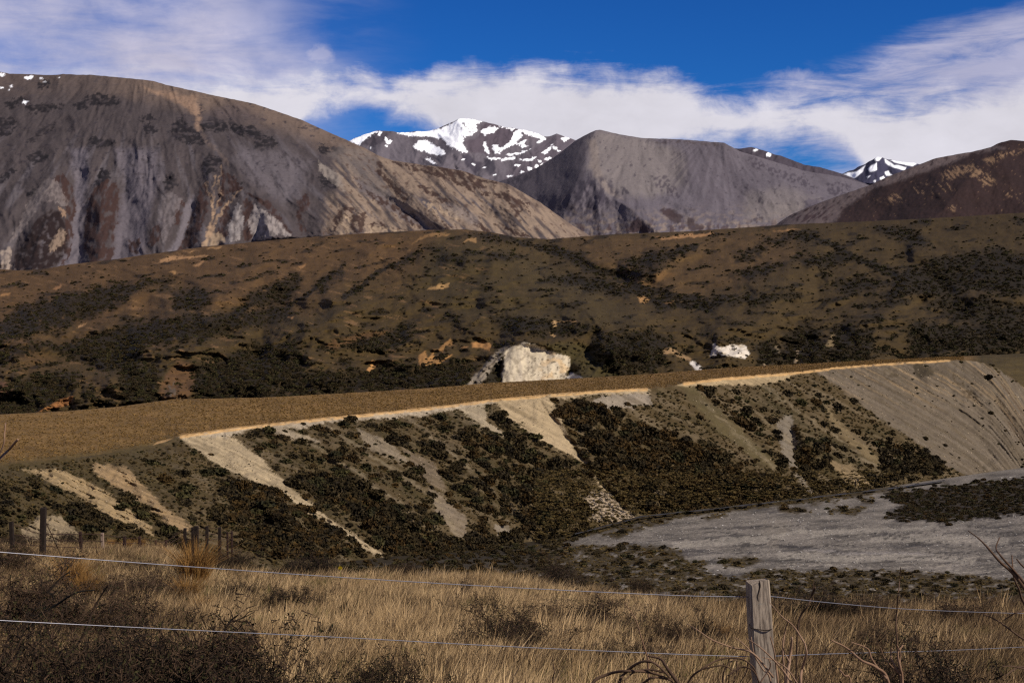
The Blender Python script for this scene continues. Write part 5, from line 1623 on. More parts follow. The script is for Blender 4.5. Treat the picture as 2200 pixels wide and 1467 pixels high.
# olive and straw tufts, and loose stones on the screes
OT = plain_mat('olive_tuft', lin4(62, 52, 27), lin4(126, 104, 60), 0.4, 0.6, island=True)
oo = []
for k in range(3):
    me = leaf_ball('olive_tuft', 40, 370 + k, 0.34, 0.7, False)
    me.materials.append(OT)
    oo.append(bpy.data.objects.new('olive_tuft', me))
C_OT = source_collection('olive_tuft_sources', oo)
n = 16000
xx, tt = r.uniform(-100, 2300, n), r.random(n)
j = np.clip(np.round((xx - BL.xs[0]) / 2.2).astype(int), 0, len(BL.xs) - 1)
i = np.clip(np.round(tt * 149).astype(int), 0, 149)
yy = BL.bot[j] + (BL.top[j] - BL.bot[j]) * tt
ok = (BL.scree[i, j] < 0.2) & (tt < 0.985) & (fbm(xx / 26, yy / 18, 3, 240) > -0.15)
xx, yy = xx[ok], yy[ok]
dd = BL.depth_at(xx, yy)
ww = r.uniform(2.5, 7, len(xx)) * dd / F
scatter('bluff_grass', at(xx, yy, dd), rand_rot(len(xx)), scl3(ww), r.integers(0, 3, len(xx)), C_OT)


def stone(seed):
    q = np.random.default_rng(seed)
    me = bpy.data.meshes.new('stone')
    import bmesh
    bm = bmesh.new()
    bmesh.ops.create_icosphere(bm, subdivisions=1, radius=0.5)
    for v in bm.verts:
        v.co *= 1 + 0.25 * q.normal()
        v.co.z *= 0.6
    bm.to_mesh(me)
    bm.free()
    return me


SSTONE = plain_mat('scree_stone', lin4(96, 84, 68), lin4(206, 184, 152), 2.0, 0.85)
sso = []
for k in range(3):
    me = stone(80 + k)
    me.materials.append(SSTONE)
    sso.append(bpy.data.objects.new('stone', me))
C_SS = source_collection('scree_stone_sources', sso)
n = 60000
xx, tt = r.uniform(0, 2250, n), r.random(n)
j = np.clip(np.round((xx - BL.xs[0]) / 2.2).astype(int), 0, len(BL.xs) - 1)
i = np.clip(np.round(tt * 149).astype(int), 0, 149)
yy = BL.bot[j] + (BL.top[j] - BL.bot[j]) * tt
ok = (r.random(n) < np.clip(BL.scree[i, j] + 0.04, 0, 1) * (0.3 + 0.7 * (fbm((xx - 1.62 * yy) / 14, yy / 60, 3, 241) > -0.05))) & (tt < 0.98)
xx, yy = xx[ok], yy[ok]
dd = BL.depth_at(xx, yy)
ww = (0.9 + 2.6 * r.random(len(xx)) ** 4) * dd / F
scatter('scree_stones', at(xx, yy, dd), rand_rot(len(xx), 0.4), scl3(ww), r.integers(0, 3, len(xx)), C_SS)

# tufts of dry grass on the terrace
TT = plain_mat('terrace_tuft', lin4(94, 72, 38), lin4(164, 128, 76), 0.4, 0.6, island=True)
to = []
for k in range(3):
    me = leaf_ball('terrace_tuft', 26, 360 + k, 0.42, 0.7, False)
    me.materials.append(TT)
    to.append(bpy.data.objects.new('terrace_tuft', me))
C_TT = source_collection('terrace_tuft_sources', to)
n = 26000
xx, tt = r.uniform(-200, 2300, n), r.random(n)
j = np.clip(np.round((xx - TE.xs[0]) / 2.2).astype(int), 0, len(TE.xs) - 1)
yy = TE.bot[j] + (TE.top[j] - TE.bot[j]) * tt
ok = (tt > 0.05) & (tt < 0.98) & (xx < 2070)
xx, yy = xx[ok], yy[ok]
dd = TE.depth_at(xx, yy)
ww = r.uniform(2.0, 5.0, len(xx)) * dd / F * np.interp(dd, [150, 500], [1.1, 0.7])
scatter('terrace_grass', at(xx, yy, dd), rand_rot(len(xx)), scl3(ww), r.integers(0, 3, len(xx)), C_TT)

# ------------------------------------------------------------------ scrub of the hills, the river flat and the valley floor
n = 60000
xx = r.uniform(-300, 2500, n)
tt = r.random(n)
j = np.clip(np.round((xx - HL.xs[0]) / 2.4).astype(int), 0, len(HL.xs) - 1)
i = np.clip(np.round(tt * 189).astype(int), 0, 189)
den = HL.scrub[i, j]
yy = HL.bot[j] + (HL.top[j] - HL.bot[j]) * tt
keep = r.random(n) < np.clip(den * 0.75 + 0.06 + 0.05 * (fbm(xx / 40, yy / 18, 3, 220) > 0.1), 0, 1)
keep &= tt < 0.985
cl = HL.mask(cliff, 3, 0.6)
keep &= (cl[i, j] < 0.5) | (r.random(n) < 0.04)
xx, yy, i, j = xx[keep], yy[keep], i[keep], j[keep]
dd = HL.depth_at(xx, yy)
ww = (2.6 + 6.5 * r.random(len(xx)) ** 2 + 3.0 * sstep(680, 800, yy)) * dd / F * np.where(den[keep] > 0.4, 1.25, 0.85)
hp = at(xx, yy, dd)
hp[:, 2] -= 0.08 * ww
scatter('hill_scrub', hp, rand_rot(len(xx)), scl3(ww), r.choice([0, 1, 0, 1, 4, 5], len(xx)), C_SHRUB)

n = 12000
xx, yy = r.uniform(600, 2500, n), r.uniform(1005, 1330, n)
by = interp(base_y, xx)
j = np.clip(np.round((xx + 420) / 2.4).astype(int), 0, len(bx) - 1)
tt = (yy - 1420) / (Lb.top[j] - 1420)
i = np.clip(np.round(tt * 119).astype(int), 0, 119)
fmk, vgk = Lb.flat[i, j], Lb.veg[i, j]
leftm = 1 - sstep(1160, 1290, xx + 0.8 * (yy - 1170))
pr = np.clip(fmk * 0.9 + vgk * 0.16 * (1 + 1.5 * (fbm(xx / 30, yy / 10, 3, 222) > 0.05)) + leftm, 0, 1)
keep = (r.random(n) < pr) & (yy > by - 2)
xx, yy, fmk = xx[keep], yy[keep], fmk[keep]
dd = Lb.depth_at(xx, yy)
ww = np.where(fmk > 0.4, r.uniform(7, 15, len(xx)), r.uniform(7, 22, len(xx))) * dd / F
scatter('river_flat_scrub', at(xx, yy, dd), rand_rot(len(xx)), scl3(ww) * np.array([1, 1, .8]), r.choice([0, 1, 0, 1, 2, 4], len(xx)), C_SHRUB)
# the dense heath on the river flat and the low growth along the near bank
n = 26000
xx, yy = r.uniform(1150, 2500, n), r.uniform(1010, 1330, n)
j = np.clip(np.round((xx + 420) / 2.4).astype(int), 0, len(bx) - 1)
tt = (yy - 1420) / (Lb.top[j] - 1420)
i = np.clip(np.round(tt * 119).astype(int), 0, 119)
keep = r.random(n) < np.clip(Lb.flat[i, j] * 1.0 + Lb.veg[i, j] * 0.7, 0, 1)
xx, yy, i, j = xx[keep], yy[keep], i[keep], j[keep]
dd = Lb.depth_at(xx, yy)
isf = Lb.flat[i, j] > 0.4
ww = np.where(isf, r.uniform(5, 12, len(xx)), r.uniform(3, 9, len(xx))) * dd / F
hp_, hr_, hs_ = at(xx, yy, dd), rand_rot(len(xx)), scl3(ww) * np.array([1.2, 1.2, .75])
scatter('river_flat_heath', hp_[isf], hr_[isf], hs_[isf], r.choice([0, 1, 0, 1, 3, 4, 5], isf.sum()), C_SHRUB)
scatter('river_bank_grass', hp_[~isf], hr_[~isf], hs_[~isf], r.integers(0, 3, (~isf).sum()), C_OT)

# stones on the river bed
STONE = plain_mat('river_stone', lin4(104, 98, 93), lin4(206, 198, 188), 2.0, 0.85)
so = []
for k in range(3):
    me = stone(60 + k)
    me.materials.append(STONE)
    so.append(bpy.data.objects.new('stone', me))
C_STONE = source_collection('stone_sources', so)
n = 16000
xx, yy = r.uniform(1150, 2400, n), r.uniform(1005, 1262, n)
by = interp(base_y, xx)
j = np.clip(np.round((xx + 420) / 2.4).astype(int), 0, len(bx) - 1)
tt = (yy - 1420) / (Lb.top[j] - 1420)
i = np.clip(np.round(tt * 119).astype(int), 0, 119)
keep = (Lb.flat[i, j] < 0.2) & (Lb.veg[i, j] < 0.25) & (yy > by + 4) & (fbm(xx / 40, yy / 8, 3, 224) > -0.1)
xx, yy = xx[keep], yy[keep]
dd = Lb.depth_at(xx, yy)
ww = (1.2 + 4.0 * r.random(len(xx)) ** 3) * dd / F
scatter('river_stones', at(xx, yy, dd), rand_rot(len(xx), 0.4), scl3(ww), r.integers(0, 3, len(xx)), C_STONE)

# ------------------------------------------------------------------ foreground grass
tuft = []
for k in range(6):
    mat = [STRAW, STRAW, STRAW, STRAW_DARK, STRAW_DARK, GRASS_GREEN][k]
    me = blades_mesh('grass_tuft', 46, 400 + k, 0.20, 0.12, 0.36 if k < 5 else 0.24, 0.006, 0.24, (0.22, 0.0))
    me.materials.append(mat)
    tuft.append(bpy.data.objects.new('grass_tuft', me))
C_TUFT = source_collection('grass_sources', tuft)
n = 62000
d = 6.0 * (78 / 6.0) ** (r.random(n) ** 0.92)
mg = 150 + 2.2 / d * F                         # the slope goes on past the frame on both sides
px = -mg + (2200 + 2 * mg) * r.random(n)
gx_ = (px - CX) / F * d
patch = fbm(gx_ / 2.6, d / 3.4, 3, 230)
green = fbm(gx_ / 1.3, d / 1.6, 3, 231)
u = r.random(n)
rightdark = sstep(1350, 1750, px)
leftdark = 1 - sstep(250, 520, px)
pick = np.where(u < 0.78 - 0.5 * rightdark - 0.45 * leftdark + 0.6 * patch, r.integers(0, 3, n), 3 + r.integers(0, 2, n))
deep = (px < 560) & (HORIZON + (CAM_Z - ground_z(px, d)) / d * F > 1320 + 0.12 * px)
pick = np.where(deep & (r.random(n) < 0.8), 3 + r.integers(0, 2, n), pick)
pick = np.where((green > 0.12) & (r.random(n) < 0.5), 5, pick)
s = r.uniform(0.6, 1.2, n) * np.interp(d, [7, 20, 78], [0.85, 1.0, 1.25]) * (1 + 0.55 * np.clip(fbm(gx_ / 0.9, d / 1.2, 3, 232), -0.6, 1))
gap = r.random(n) < np.clip(0.78 + 1.1 * fbm(gx_ / 0.8, d / 1.3, 3, 233), 0.12, 1)
px, d, s, pick = px[gap], d[gap], s[gap], pick[gap]
n = len(px)
gp_ = gpt(px, d)
gp_[:, 2] -= 0.02
scatter('grass', gp_, np.stack([r.uniform(-.12, .12, n), r.uniform(-.05, .2, n), r.uniform(-0.9, 0.9, n)], 1), np.stack([s, s, s * r.uniform(.7, 1.2, n)], 1), pick, C_TUFT)

# ------------------------------------------------------------------ tussocks
tus = []
for k in range(3):
    me = blades_mesh('golden_tussock', 800, 440 + k, 0.18, 0.45, 0.95, 0.007, 0.12, (0.10, 0), 1.0)
    me.materials.append(TUSSOCK)
    tus.append(me)
for kx, ky, hpx, lab in [(415, 1262, 105, 'large golden tussock standing just below the upper fence wire'), (400, 1305, 70, 'golden tussock in front of the large tussock under the upper wire'),
                         (150, 1280, 90, 'leftmost golden tussock, half hidden behind thorny bushes'), (180, 1305, 80, 'golden tussock between the thorny bushes on the left'),
                         (115, 1360, 60, 'tussock deep inside the thorny thicket above the lower wire'), (1545, 1395, 55, 'small brown tussock just left of the wooden fence post'),
                         (270, 1185, 28, 'distant golden tussock behind the old fence, nearest its pale post'), (300, 1180, 24, 'distant golden tussock behind the old fence, right of its pale post'),
                         (235, 1162, 22, 'farthest golden tussock behind the old fence'), (430, 1330, 50, 'short tussock beside the grassy opening under the upper wire')]:
    dd = px_for(ky, px=kx)
    p = gpt(kx, dd)
    hh = hpx * dd / F / 0.85
    o = link('golden_tussock', random.choice(tus))
    o.location = p
    o.scale = (hh * 1.05, hh * 1.05, hh)
    o.rotation_euler = (0, 0, random.uniform(-.5, .5))
    o['label'] = lab
    o['category'] = 'tussock'
    o['group'] = 'golden tussocks on the foreground slope'

# ------------------------------------------------------------------ thorny bushes
variants = []
for k in range(6):
    sg, lp = thorn_bush(500 + k, stems=10 + k % 4, h=0.95)
    sg[:, 6:8] *= 1.55
    mb = tubes('bush_branches', sg, 3)
    mb.materials.append(TWIG)
    ml = leaf_cards('bush_leaves', np.concatenate([lp, lp + np.random.default_rng(k).normal(size=lp.shape) * 0.03]), 520 + k, 0.022)
    ml.materials.append(TWIG_LEAF)
    ext = sg[:, 5].max() * 0.9
    wid = np.percentile(np.abs(sg[:, 3:5]), 95) * 2
    variants.append((mb, ml, ext, wid))
bushes = [  # px, row of the foot, width and height in photo px, distance (None: on the ground), label
    (40, 1500, 330, 250, 6.6, 'dense thorny bush at the lower left corner'),
    (210, 1520, 340, 240, 6.9, 'thorny bush along the bottom edge, second from the left corner'),
    (380, 1520, 330, 210, 7.2, 'dark thorny bush reaching up to the lower wire'),
    (500, 1500, 230, 190, 7.6, 'thorny bush with one long bare branch crossing the lower wire'),
    (120, 1480, 300, 240, 8.2, 'dark thorny bush in the lower left thicket, behind the corner bush'),
    (300, 1480, 260, 190, 8.6, 'dark thorny bush in the lower left thicket, behind the bush reaching the lower wire'),
    (50, 1390, 270, 175, None, 'tall tangled thorny bush between the two wires at the left edge'),
    (215, 1400, 230, 120, None, 'thorny bush between the wires behind the lower left thicket'),
    (10, 1235, 80, 60, None, 'dark bush in front of the thin leftmost post of the old fence'),
    (285, 1305, 170, 62, None, 'brown thorny bush left of the large golden tussock'),
    (310, 1240, 110, 34, None, 'leafy bush behind the upper wire, left of the large tussock'),
    (480, 1222, 100, 44, None, 'bush right behind the large golden tussock'),
    (505, 1300, 90, 50, None, 'small bush right of the short tussock'),
    (620, 1330, 110, 66, None, 'lone bush in the pale grass above the lower wire'),
    (650, 1225, 110, 45, None, 'low bush on the crest of the slope, left of centre'),
    (860, 1225, 60, 34, None, 'tiny bush on the crest among pale grass'),
    (1180, 1262, 150, 58, None, 'wide low bush on the crest, centre right'),
    (1100, 1425, 190, 115, None, 'thorny bush astride the lower wire near the middle'),
    (1275, 1372, 190, 85, None, 'dark thorny bush upslope between both wires'),
    (1370, 1300, 90, 60, None, 'bush beneath the upper wire left of the post'),
    (760, 1500, 180, 100, 8.0, 'low thorny bush at the bottom edge, left of the middle'),
    (900, 1500, 190, 90, 8.0, 'low thorny bush at the bottom edge, near the middle'),
    (1500, 1400, 110, 76, None, 'dark round bush left of the wooden post'),
    (1440, 1420, 90, 90, None, 'green-tinged bush farther left of the wooden post'),
    (1760, 1345, 170, 76, None, 'sprawling bush right of the wooden post'),
    (1860, 1350, 120, 60, None, 'bush to the right of the sprawling bush by the post'),
    (2090, 1370, 130, 60, None, 'bush under the right hand wires'),
    (2050, 1470, 260, 100, 8.2, 'dark low bush at the bottom right'),
    (1600, 1300, 60, 40, None, 'small bush showing behind the top of the wooden post'),
    (1700, 1275, 90, 36, None, 'scrubby bush on the crest right of the post'),
    (980, 1290, 90, 40, None, 'low dark bush in the open grass just under the upper wire'),
    (700, 1400, 100, 50, None, 'low dark bush in the open grass under the lower wire, left of the middle'),
    (1330, 1450, 150, 60, None, 'flat dark bush beneath the lower wire, left of the arching fronds'),
    (1930, 1420, 130, 60, None, 'low dark bush behind the pale forked branches'),
    (1990, 1310, 100, 40, None, 'low bush on the far grass beneath the right hand upper wire'),
    (1460, 1300, 80, 36, None, 'low bush in the far grass, left of the post top'),
    (2150, 1330, 100, 50, None, 'bush behind the bare twigs at the right edge'),
    (140, 1185, 70, 34, 62, 'dark shrub beside the tall post of the old fence'),
    (30, 1180, 90, 28, 60, 'shrub at the far left behind the old fence')]
for q, (kx, ky, wpx_, hpx_, dd, lab) in enumerate(bushes):
    mb, ml, ext, wid = variants[q % 6]
    if dd is None:
        dd = px_for(ky, px=kx)
        p = gpt(kx, dd)
    else:
        p = gpt(kx, dd)
    t_ = thing('thorny_bush', lab, 'bush', p, 'thorny bushes on the foreground slope')
    link('branches', mb, parent=t_)
    link('leaves', ml, parent=t_)
    wm_, hm = wpx_ * dd / F * 1.1, hpx_ * dd / F * 1.3
    if ky > 1467:                                 # rooted below the frame: tall enough to show
        hm = (HORIZON + (CAM_Z - p[2]) / dd * F - (ky - hpx_)) * dd / F
    t_.scale = (wm_ / wid * 1.15, wm_ / wid * 1.15, hm / ext)
    t_.rotation_euler = (0, 0, random.uniform(0, 6.28))


# ------------------------------------------------------------------ near fence
def curve_pts(pts, n):
    a = np.asarray(pts, float)
    s = np.concatenate([[0], np.cumsum(np.linalg.norm(np.diff(a, axis=0), axis=1))])
    t_ = np.linspace(0, s[-1], n)
    return np.stack([np.interp(t_, s, a[:, k]) for k in range(a.shape[1])], 1)


def smooth_line(pts, n):
    """Catmull-Rom through the points"""
    a = np.asarray(pts, float)
    a = np.concatenate([[2 * a[0] - a[1]], a, [2 * a[-1] - a[-2]]])
    out = []
    m = len(a) - 3
    for u in np.linspace(0, m - 1e-6, n):
        k = int(u)
        t_ = u - k
        p0, p1, p2, p3 = a[k:k + 4]
        out.append(0.5 * ((2 * p1) + (-p0 + p2) * t_ + (2 * p0 - 5 * p1 + 4 * p2 - p3) * t_ ** 2 + (-p0 + 3 * p1 - 3 * p2 + p3) * t_ ** 3))
    return np.array(out)


def tube_line(name, pts, r0, r1, sides=6):
    """one continuous tube along a line, capped"""
    pts = np.asarray(pts, float)
    n = len(pts)
    d = np.gradient(pts, axis=0)
    d /= np.linalg.norm(d, axis=1)[:, None] + 1e-12
    ref = np.array([0.31, 0.17, 0.93])
    a = np.cross(d, ref)
    a /= np.linalg.norm(a, axis=1)[:, None]
    b_ = np.cross(d, a)
    th = np.arange(sides) * 2 * np.pi / sides
    rr = np.linspace(r0, r1, n)[:, None, None] if np.isscalar(r0) else np.asarray(r0)[:, None, None]
    V = pts[:, None] + (np.cos(th)[None, :, None] * a[:, None] + np.sin(th)[None, :, None] * b_[:, None]) * rr
    f = []
    for k in range(n - 1):
        for q in range(sides):
            f.append([k * sides + q, k * sides + (q + 1) % sides, (k + 1) * sides + (q + 1) % sides, (k + 1) * sides + q])
    fl = np.array(f).ravel().tolist() + list(range(sides))[::-1] + [(n - 1) * sides + q for q in range(sides)]
    return np.asarray(V).reshape(-1, 3), fl, [4] * len(f) + [sides, sides]


def join_tubes(name, parts):
    vs, fs, ss, off = [], [], [], 0
    for v, f, s_ in parts:
        vs.append(v)
        fs += [x + off for x in f]
        ss += s_
        off += len(v)
    return mesh_np(name, np.concatenate(vs), fs, ss)


# weathered wood
WOOD, T, b = base_mat('weathered_wood')
tcn = T.node('ShaderNodeTexCoord')
mp = T.node('ShaderNodeMapping')
T.l.new(tcn.outputs['Object'], mp.inputs['Vector'])
mp.inputs['Scale'].default_value = (1, 1, 0.09)
grain = T.noise(mp.outputs[0], 95, 6, 0.65)
blot = T.noise(tcn.outputs['Object'], 9, 5, 0.65)
c = T.mix(T.ramp(grain, 0.34, 0.62), alb4(112, 98, 86), alb4(178, 160, 140))
c = T.mix(T.ramp(blot, 0.50, 0.72, 0.0, 0.65), c, alb4(108, 95, 82))
c = T.mix(T.ramp(T.noise(tcn.outputs['Object'], 46, 3, 0.6), 0.62, 0.74, 0.0, 0.5), c, alb4(150, 146, 134))
T.put(b.inputs['Base Color'], c)
bp_ = T.node('ShaderNodeBump')
bp_.inputs['Distance'].default_value = 0.004
T.put(bp_.inputs['Height'], grain)
T.l.new(bp_.outputs[0], b.inputs['Normal'])
CRACK_SHADOW = plain_mat('dark_crack_and_shadow', lin4(40, 30, 24), lin4(54, 42, 34), 20, 0.2)
m, T, b = base_mat('galvanised_wire')
b.inputs['Base Color'].default_value = lin4(126, 124, 130)
b.inputs['Metallic'].default_value = 0.6
b.inputs['Roughness'].default_value = 0.45
WIRE = m
RUST = plain_mat('rusty_iron', lin4(44, 31, 27), lin4(74, 50, 40), 12, 0.4)
OLDWOOD = plain_mat('old_post_wood', lin4(30, 22, 18), lin4(52, 40, 33), 12, 0.4)
PALEWOOD = plain_mat('pale_post_wood', lin4(140, 116, 100), lin4(170, 146, 126), 12, 0.4)

PD = 7.3
pt = at(1627, 1246, PD)
fence = thing('wire_fence', 'nearest fence, one square wooden post with two taut wires', 'fence', (pt[0], pt[1], float(ground_z(1640, PD))))
FL = np.array(fence.location)


def post_mesh(name, h, w0, w1, lean, depth=None, seed=0):
    """square sawn post, chipped top, local origin at its foot, leaning by `lean` (x at the top)"""
    q = np.random.default_rng(seed)
    nz = 16
    V = []
    prof = [(-.5, -.42), (-.42, -.5), (.44, -.5), (.5, -.43), (.5, .43), (.43, .5), (-.43, .5), (-.5, .43)]
    dpt = depth or 1.0
    for k in range(nz):
        t_ = k / (nz - 1)
        z = h * t_
        w = w0 + (w1 - w0) * t_
        wob = 0.004 * q.normal(size=(8, 2))
        for (a, c_), wb in zip(prof, wob):
            zz = z + (0.010 * a + 0.006 * q.normal() if k == nz - 1 else 0)
            V.append((a * w + lean * t_ + wb[0] * .5, c_ * w * dpt + wb[1] * .5, zz))
    f = []
    for k in range(nz - 1):
        for e in range(8):
            f.append([k * 8 + e, k * 8 + (e + 1) % 8, (k + 1) * 8 + (e + 1) % 8, (k + 1) * 8 + e])
    fl = np.array(f).ravel().tolist() + [(nz - 1) * 8 + e for e in range(8)] + list(range(8))[::-1]
    return mesh_np(name, V, fl, [4] * len(f) + [8, 8], False)


ph = pt[2] - FL[2]
wpost = 0.106
foot = at(1641, 1467, PD)
leanx = pt[0] - (foot[0] + (foot[0] - pt[0]) / (pt[2] - foot[2]) * (foot[2] - FL[2]) * 1.0)
po = link('post', post_mesh('post', ph, wpost * 1.08, wpost, 0, None, 3), WOOD, fence)
fx = foot[0] + (foot[0] - pt[0]) / (pt[2] - foot[2]) * (foot[2] - FL[2])
sh = math.atan2(pt[0] - fx, ph)
po.location = (fx - FL[0], 0, 0)
po.rotation_euler = (0, sh, R(3))
fence_post_front = PD - wpost * 0.53
# drying crack in the face of the post; a dark tube stands for a wire's shadow
cr = [at(x, y, fence_post_front - 0.002) - FL for x, y in [(1631, 1247), (1633, 1258), (1631, 1268), (1628, 1280), (1629, 1291)]]
link('crack', join_tubes('crack', [tube_line('c', smooth_line(cr, 14), np.concatenate([np.linspace(.003, .003, 8), np.linspace(.003, .001, 6)]), 0)]), CRACK_SHADOW, fence)
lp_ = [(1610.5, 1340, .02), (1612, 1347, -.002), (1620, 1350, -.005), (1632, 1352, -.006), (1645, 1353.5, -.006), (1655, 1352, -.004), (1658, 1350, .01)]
shadow_curve = [at(x, y, fence_post_front + dz_) - FL for x, y, dz_ in lp_]
link('wire_shadow', join_tubes('wire_shadow', [tube_line('t', smooth_line(shadow_curve, 20), 0.0028, 0.0028)]), CRACK_SHADOW, fence)


def wire_along(pix, parent=None, r_=0.0023, n=60, mat=WIRE, name='wire', org=FL):
    P = np.array([at(x, y, d_) for x, y, d_ in pix]) - org
    if parent is not None and org is FL:                       # run on past the frame
        e = P[0] - P[1] if pix[0][0] < 0 else P[-1] - P[-2]
        q = e / np.linalg.norm(e) * 6
        P = np.vstack([P[0] + q, P]) if pix[0][0] < 0 else np.vstack([P, P[-1] + q])
    return link(name, join_tubes(name, [tube_line('w', smooth_line(P, n), r_, r_)]), mat, parent)


wire_along([(-500, 1146, 5.8), (0, 1185.5, 6.4), (370, 1214, 6.75), (740, 1240, 6.97), (1090, 1261, 7.12), (1440, 1278, 7.24), (1600, 1281.5, 7.29), (1612, 1281.8, 7.31), (1648, 1281, 7.32)], fence)
wire_along([(1640, 1281, 7.32), (1660, 1281, 7.34), (1780, 1294, 8.2), (1920, 1306, 9.4), (2050, 1312.5, 10.8), (2200, 1317, 12.9), (2420, 1321, 16)], fence)
wire_along([(-500, 1302, 5.8), (0, 1332, 6.4), (370, 1351, 6.75), (740, 1369, 6.97), (1090, 1388, 7.12), (1440, 1404, 7.24), (1600, 1409.5, 7.29), (1615, 1410, 7.31), (1655, 1409, 7.32)], fence)
wire_along([(1650, 1409, 7.32), (1666, 1408.5, 7.34), (1780, 1404, 8.2), (1920, 1400, 9.4), (2050, 1396, 10.8), (2200, 1389, 12.9), (2420, 1378, 16)], fence)

# ------------------------------------------------------------------ old fence on the left
A0 = gpt(90, 42)
old = thing('wire_fence', 'old fence of thin dark posts crossing the slope below the bluff', 'fence', A0)
AO = np.array(A0)
plist = [(28, 1120, 1190, 8, 40, OLDWOOD), (90, 1090, 1195, 11, 42, OLDWOOD), (175, 1142, 1194, 6, 48, RUST), (221, 1144, 1192, 6, 50, PALEWOOD), (268, 1152, 1192, 6, 53, RUST), (302, 1152, 1188, 5, 56, RUST), (334, 1160, 1188, 4, 58, RUST),
         (357, 1160, 1186, 4, 60, RUST), (395, 1134, 1176, 6, 62, OLDWOOD), (414, 1132, 1174, 6, 63, OLDWOOD), (423, 1130, 1178, 8, 62, OLDWOOD), (444, 1130, 1178, 6, 60, OLDWOOD), (471, 1132, 1170, 6, 63, OLDWOOD), (490, 1142, 1168, 4, 66, RUST), (500, 1140, 1168, 4, 68, RUST)]
tops = []
for q, (kx, y0, y1, w, dd, mat) in enumerate(plist):
    tp = at(kx, y0, dd)
    gz_ = float(ground_z(kx, dd))
    hh = tp[2] - gz_ + 0.25
    wm_ = w * dd / F
    o = link('post', post_mesh('post', hh, wm_ * 1.05, wm_, random.uniform(-.06, .06), None, 20 + q), mat, old)
    o.location = np.array((tp[0], tp[1], gz_ - 0.25)) - AO
    tops.append((kx, y0, dd, (y1 - y0)))
    if mat is PALEWOOD:
        o['label'] = 'pale weathered post'
    if q == 1:
        o['label'] = 'tall thick strainer post'
for fr in (0.10, 0.42, 0.72):
    wire_along([(kx, y0 + fr * hh_ * 0.9 + (52 if q == 1 else 0) * (1 - fr), dd) for q, (kx, y0, dd, hh_) in enumerate(tops)], old, 0.011, 60, RUST, 'wire', AO)
link('brace_wire', join_tubes('brace_wire', [tube_line('b', np.array([at(92, 1108, 42), at(112, 1150, 42.5), at(128, 1186, 43)]) - AO, 0.013, 0.013)]), RUST, old)


# ------------------------------------------------------------------ dead branches close to the fence
def branchy(name, label, cat, strokes, d0, mat, group=None):
    """dead stems: each stroke is a line of (px, py) with a start distance, thickness in px at both ends"""
    parts = []
    rr_ = np.random.default_rng(len(strokes) * 7 + int(d0 * 10))
    for ln, wa, wb, da in strokes:
        n_ = len(ln)
        P = np.array([at(x, y, da + 0.12 * (k / n_) * rr_.uniform(-1, 1)) for k, (x, y) in enumerate(ln)])
        parts.append(tube_line('s', smooth_line(P, max(8, 5 * n_)), wa * da / F / 2, wb * da / F / 2, 5))
    base = np.array([parts[0][0][:, 0].mean(), d0, parts[0][0][:, 2].min()])
    me = join_tubes(name, [(v - base, f, s_) for v, f, s_ in parts])
    o = link(name, me, mat)
    o.location = base
    o['label'] = label
    o['category'] = cat
    if group:
        o['group'] = group
    return o


def dn_(ln, k=150):
    """continue a stroke that starts at the bottom of the picture down to the ground"""
    (x0, y0), (x1, y1) = ln[0], ln[1]
    return [(x0 + (x0 - x1) * 0.6, y0 + k)] + ln


branchy('dead_shrub', 'bare dead stems rising in front of the wooden post foot', 'dead shrub', [
    (dn_(c9((800, 1375), (812, 1260), (822, 1180), (830, 1105))), 10, 5, 6.7), (dn_(c9((880, 1375), (890, 1290), (915, 1200), (905, 1140))), 8, 4, 6.6),
    (c9((905, 1140), (840, 1040), (770, 980), (695, 895)), 4, 1.6, 6.6), (dn_(c9((790, 1375), (775, 1200), (790, 1060), (812, 1000))), 6, 2.5, 6.8),
    (dn_(c9((705, 1375), (655, 1290), (608, 1210), (588, 1100))), 5, 2, 6.7), (dn_(c9((745, 1375), (735, 1280), (722, 1180), (700, 1100))), 6, 2.5, 6.6),
    (c9((830, 1375), (760, 1280), (650, 1170), (560, 1110)), 5, 2, 6.5), (c9((720, 1340), (600, 1200), (480, 1165), (360, 1120), (270, 1060), (210, 1025)), 5, 1.6, 6.6),
    (c9((600, 1200), (540, 1140), (485, 1100)), 3, 1.5, 6.6), (c9((815, 1250), (780, 1180), (770, 1110)), 3, 1.5, 6.7), (c9((640, 1375), (700, 1280), (690, 1230)), 4, 2, 6.6), (c9((860, 1375), (800, 1290), (720, 1240), (650, 1220)), 4, 1.5, 6.5)], 6.7, DEAD)
branchy('dead_shrub', 'pale forked dead branches right of the post below the lower wire', 'dead shrub', [
    (dn_(c9((1400, 1375), (1325, 1280), (1240, 1240), (1150, 1165), (1060, 1120))), 9, 3, 6.9), (c9((1390, 1350), (1340, 1290), (1300, 1230), (1275, 1170), (1180, 1132)), 7, 2, 6.9),
    (dn_(c9((1480, 1375), (1470, 1290), (1455, 1200), (1485, 1150))), 8, 4, 7.0), (c9((1470, 1330), (1425, 1250), (1412, 1210), (1420, 1168)), 5, 3, 7.0), (c9((1460, 1320), (1380, 1230), (1350, 1160)), 3, 1.4, 7.0),
    (c9((1462, 1290), (1470, 1200), (1450, 1150)), 4, 2, 7.0), (dn_(c9((1175, 1375), (1140, 1330), (1105, 1290))), 5, 3, 6.9)], 6.9, DEAD)
branchy('dead_twig', 'single tall thin stem rising past the upper wire right of the post', 'twig', [
    (dn_(c9((1470, 1375), (1455, 1200), (1445, 1060), (1448, 960), (1458, 840), (1466, 760), (1472, 690))), 5, 2.0, 7.9), (c9((1466, 770), (1480, 735)), 1.5, 1, 7.9)], 7.9, DEAD_DARK)
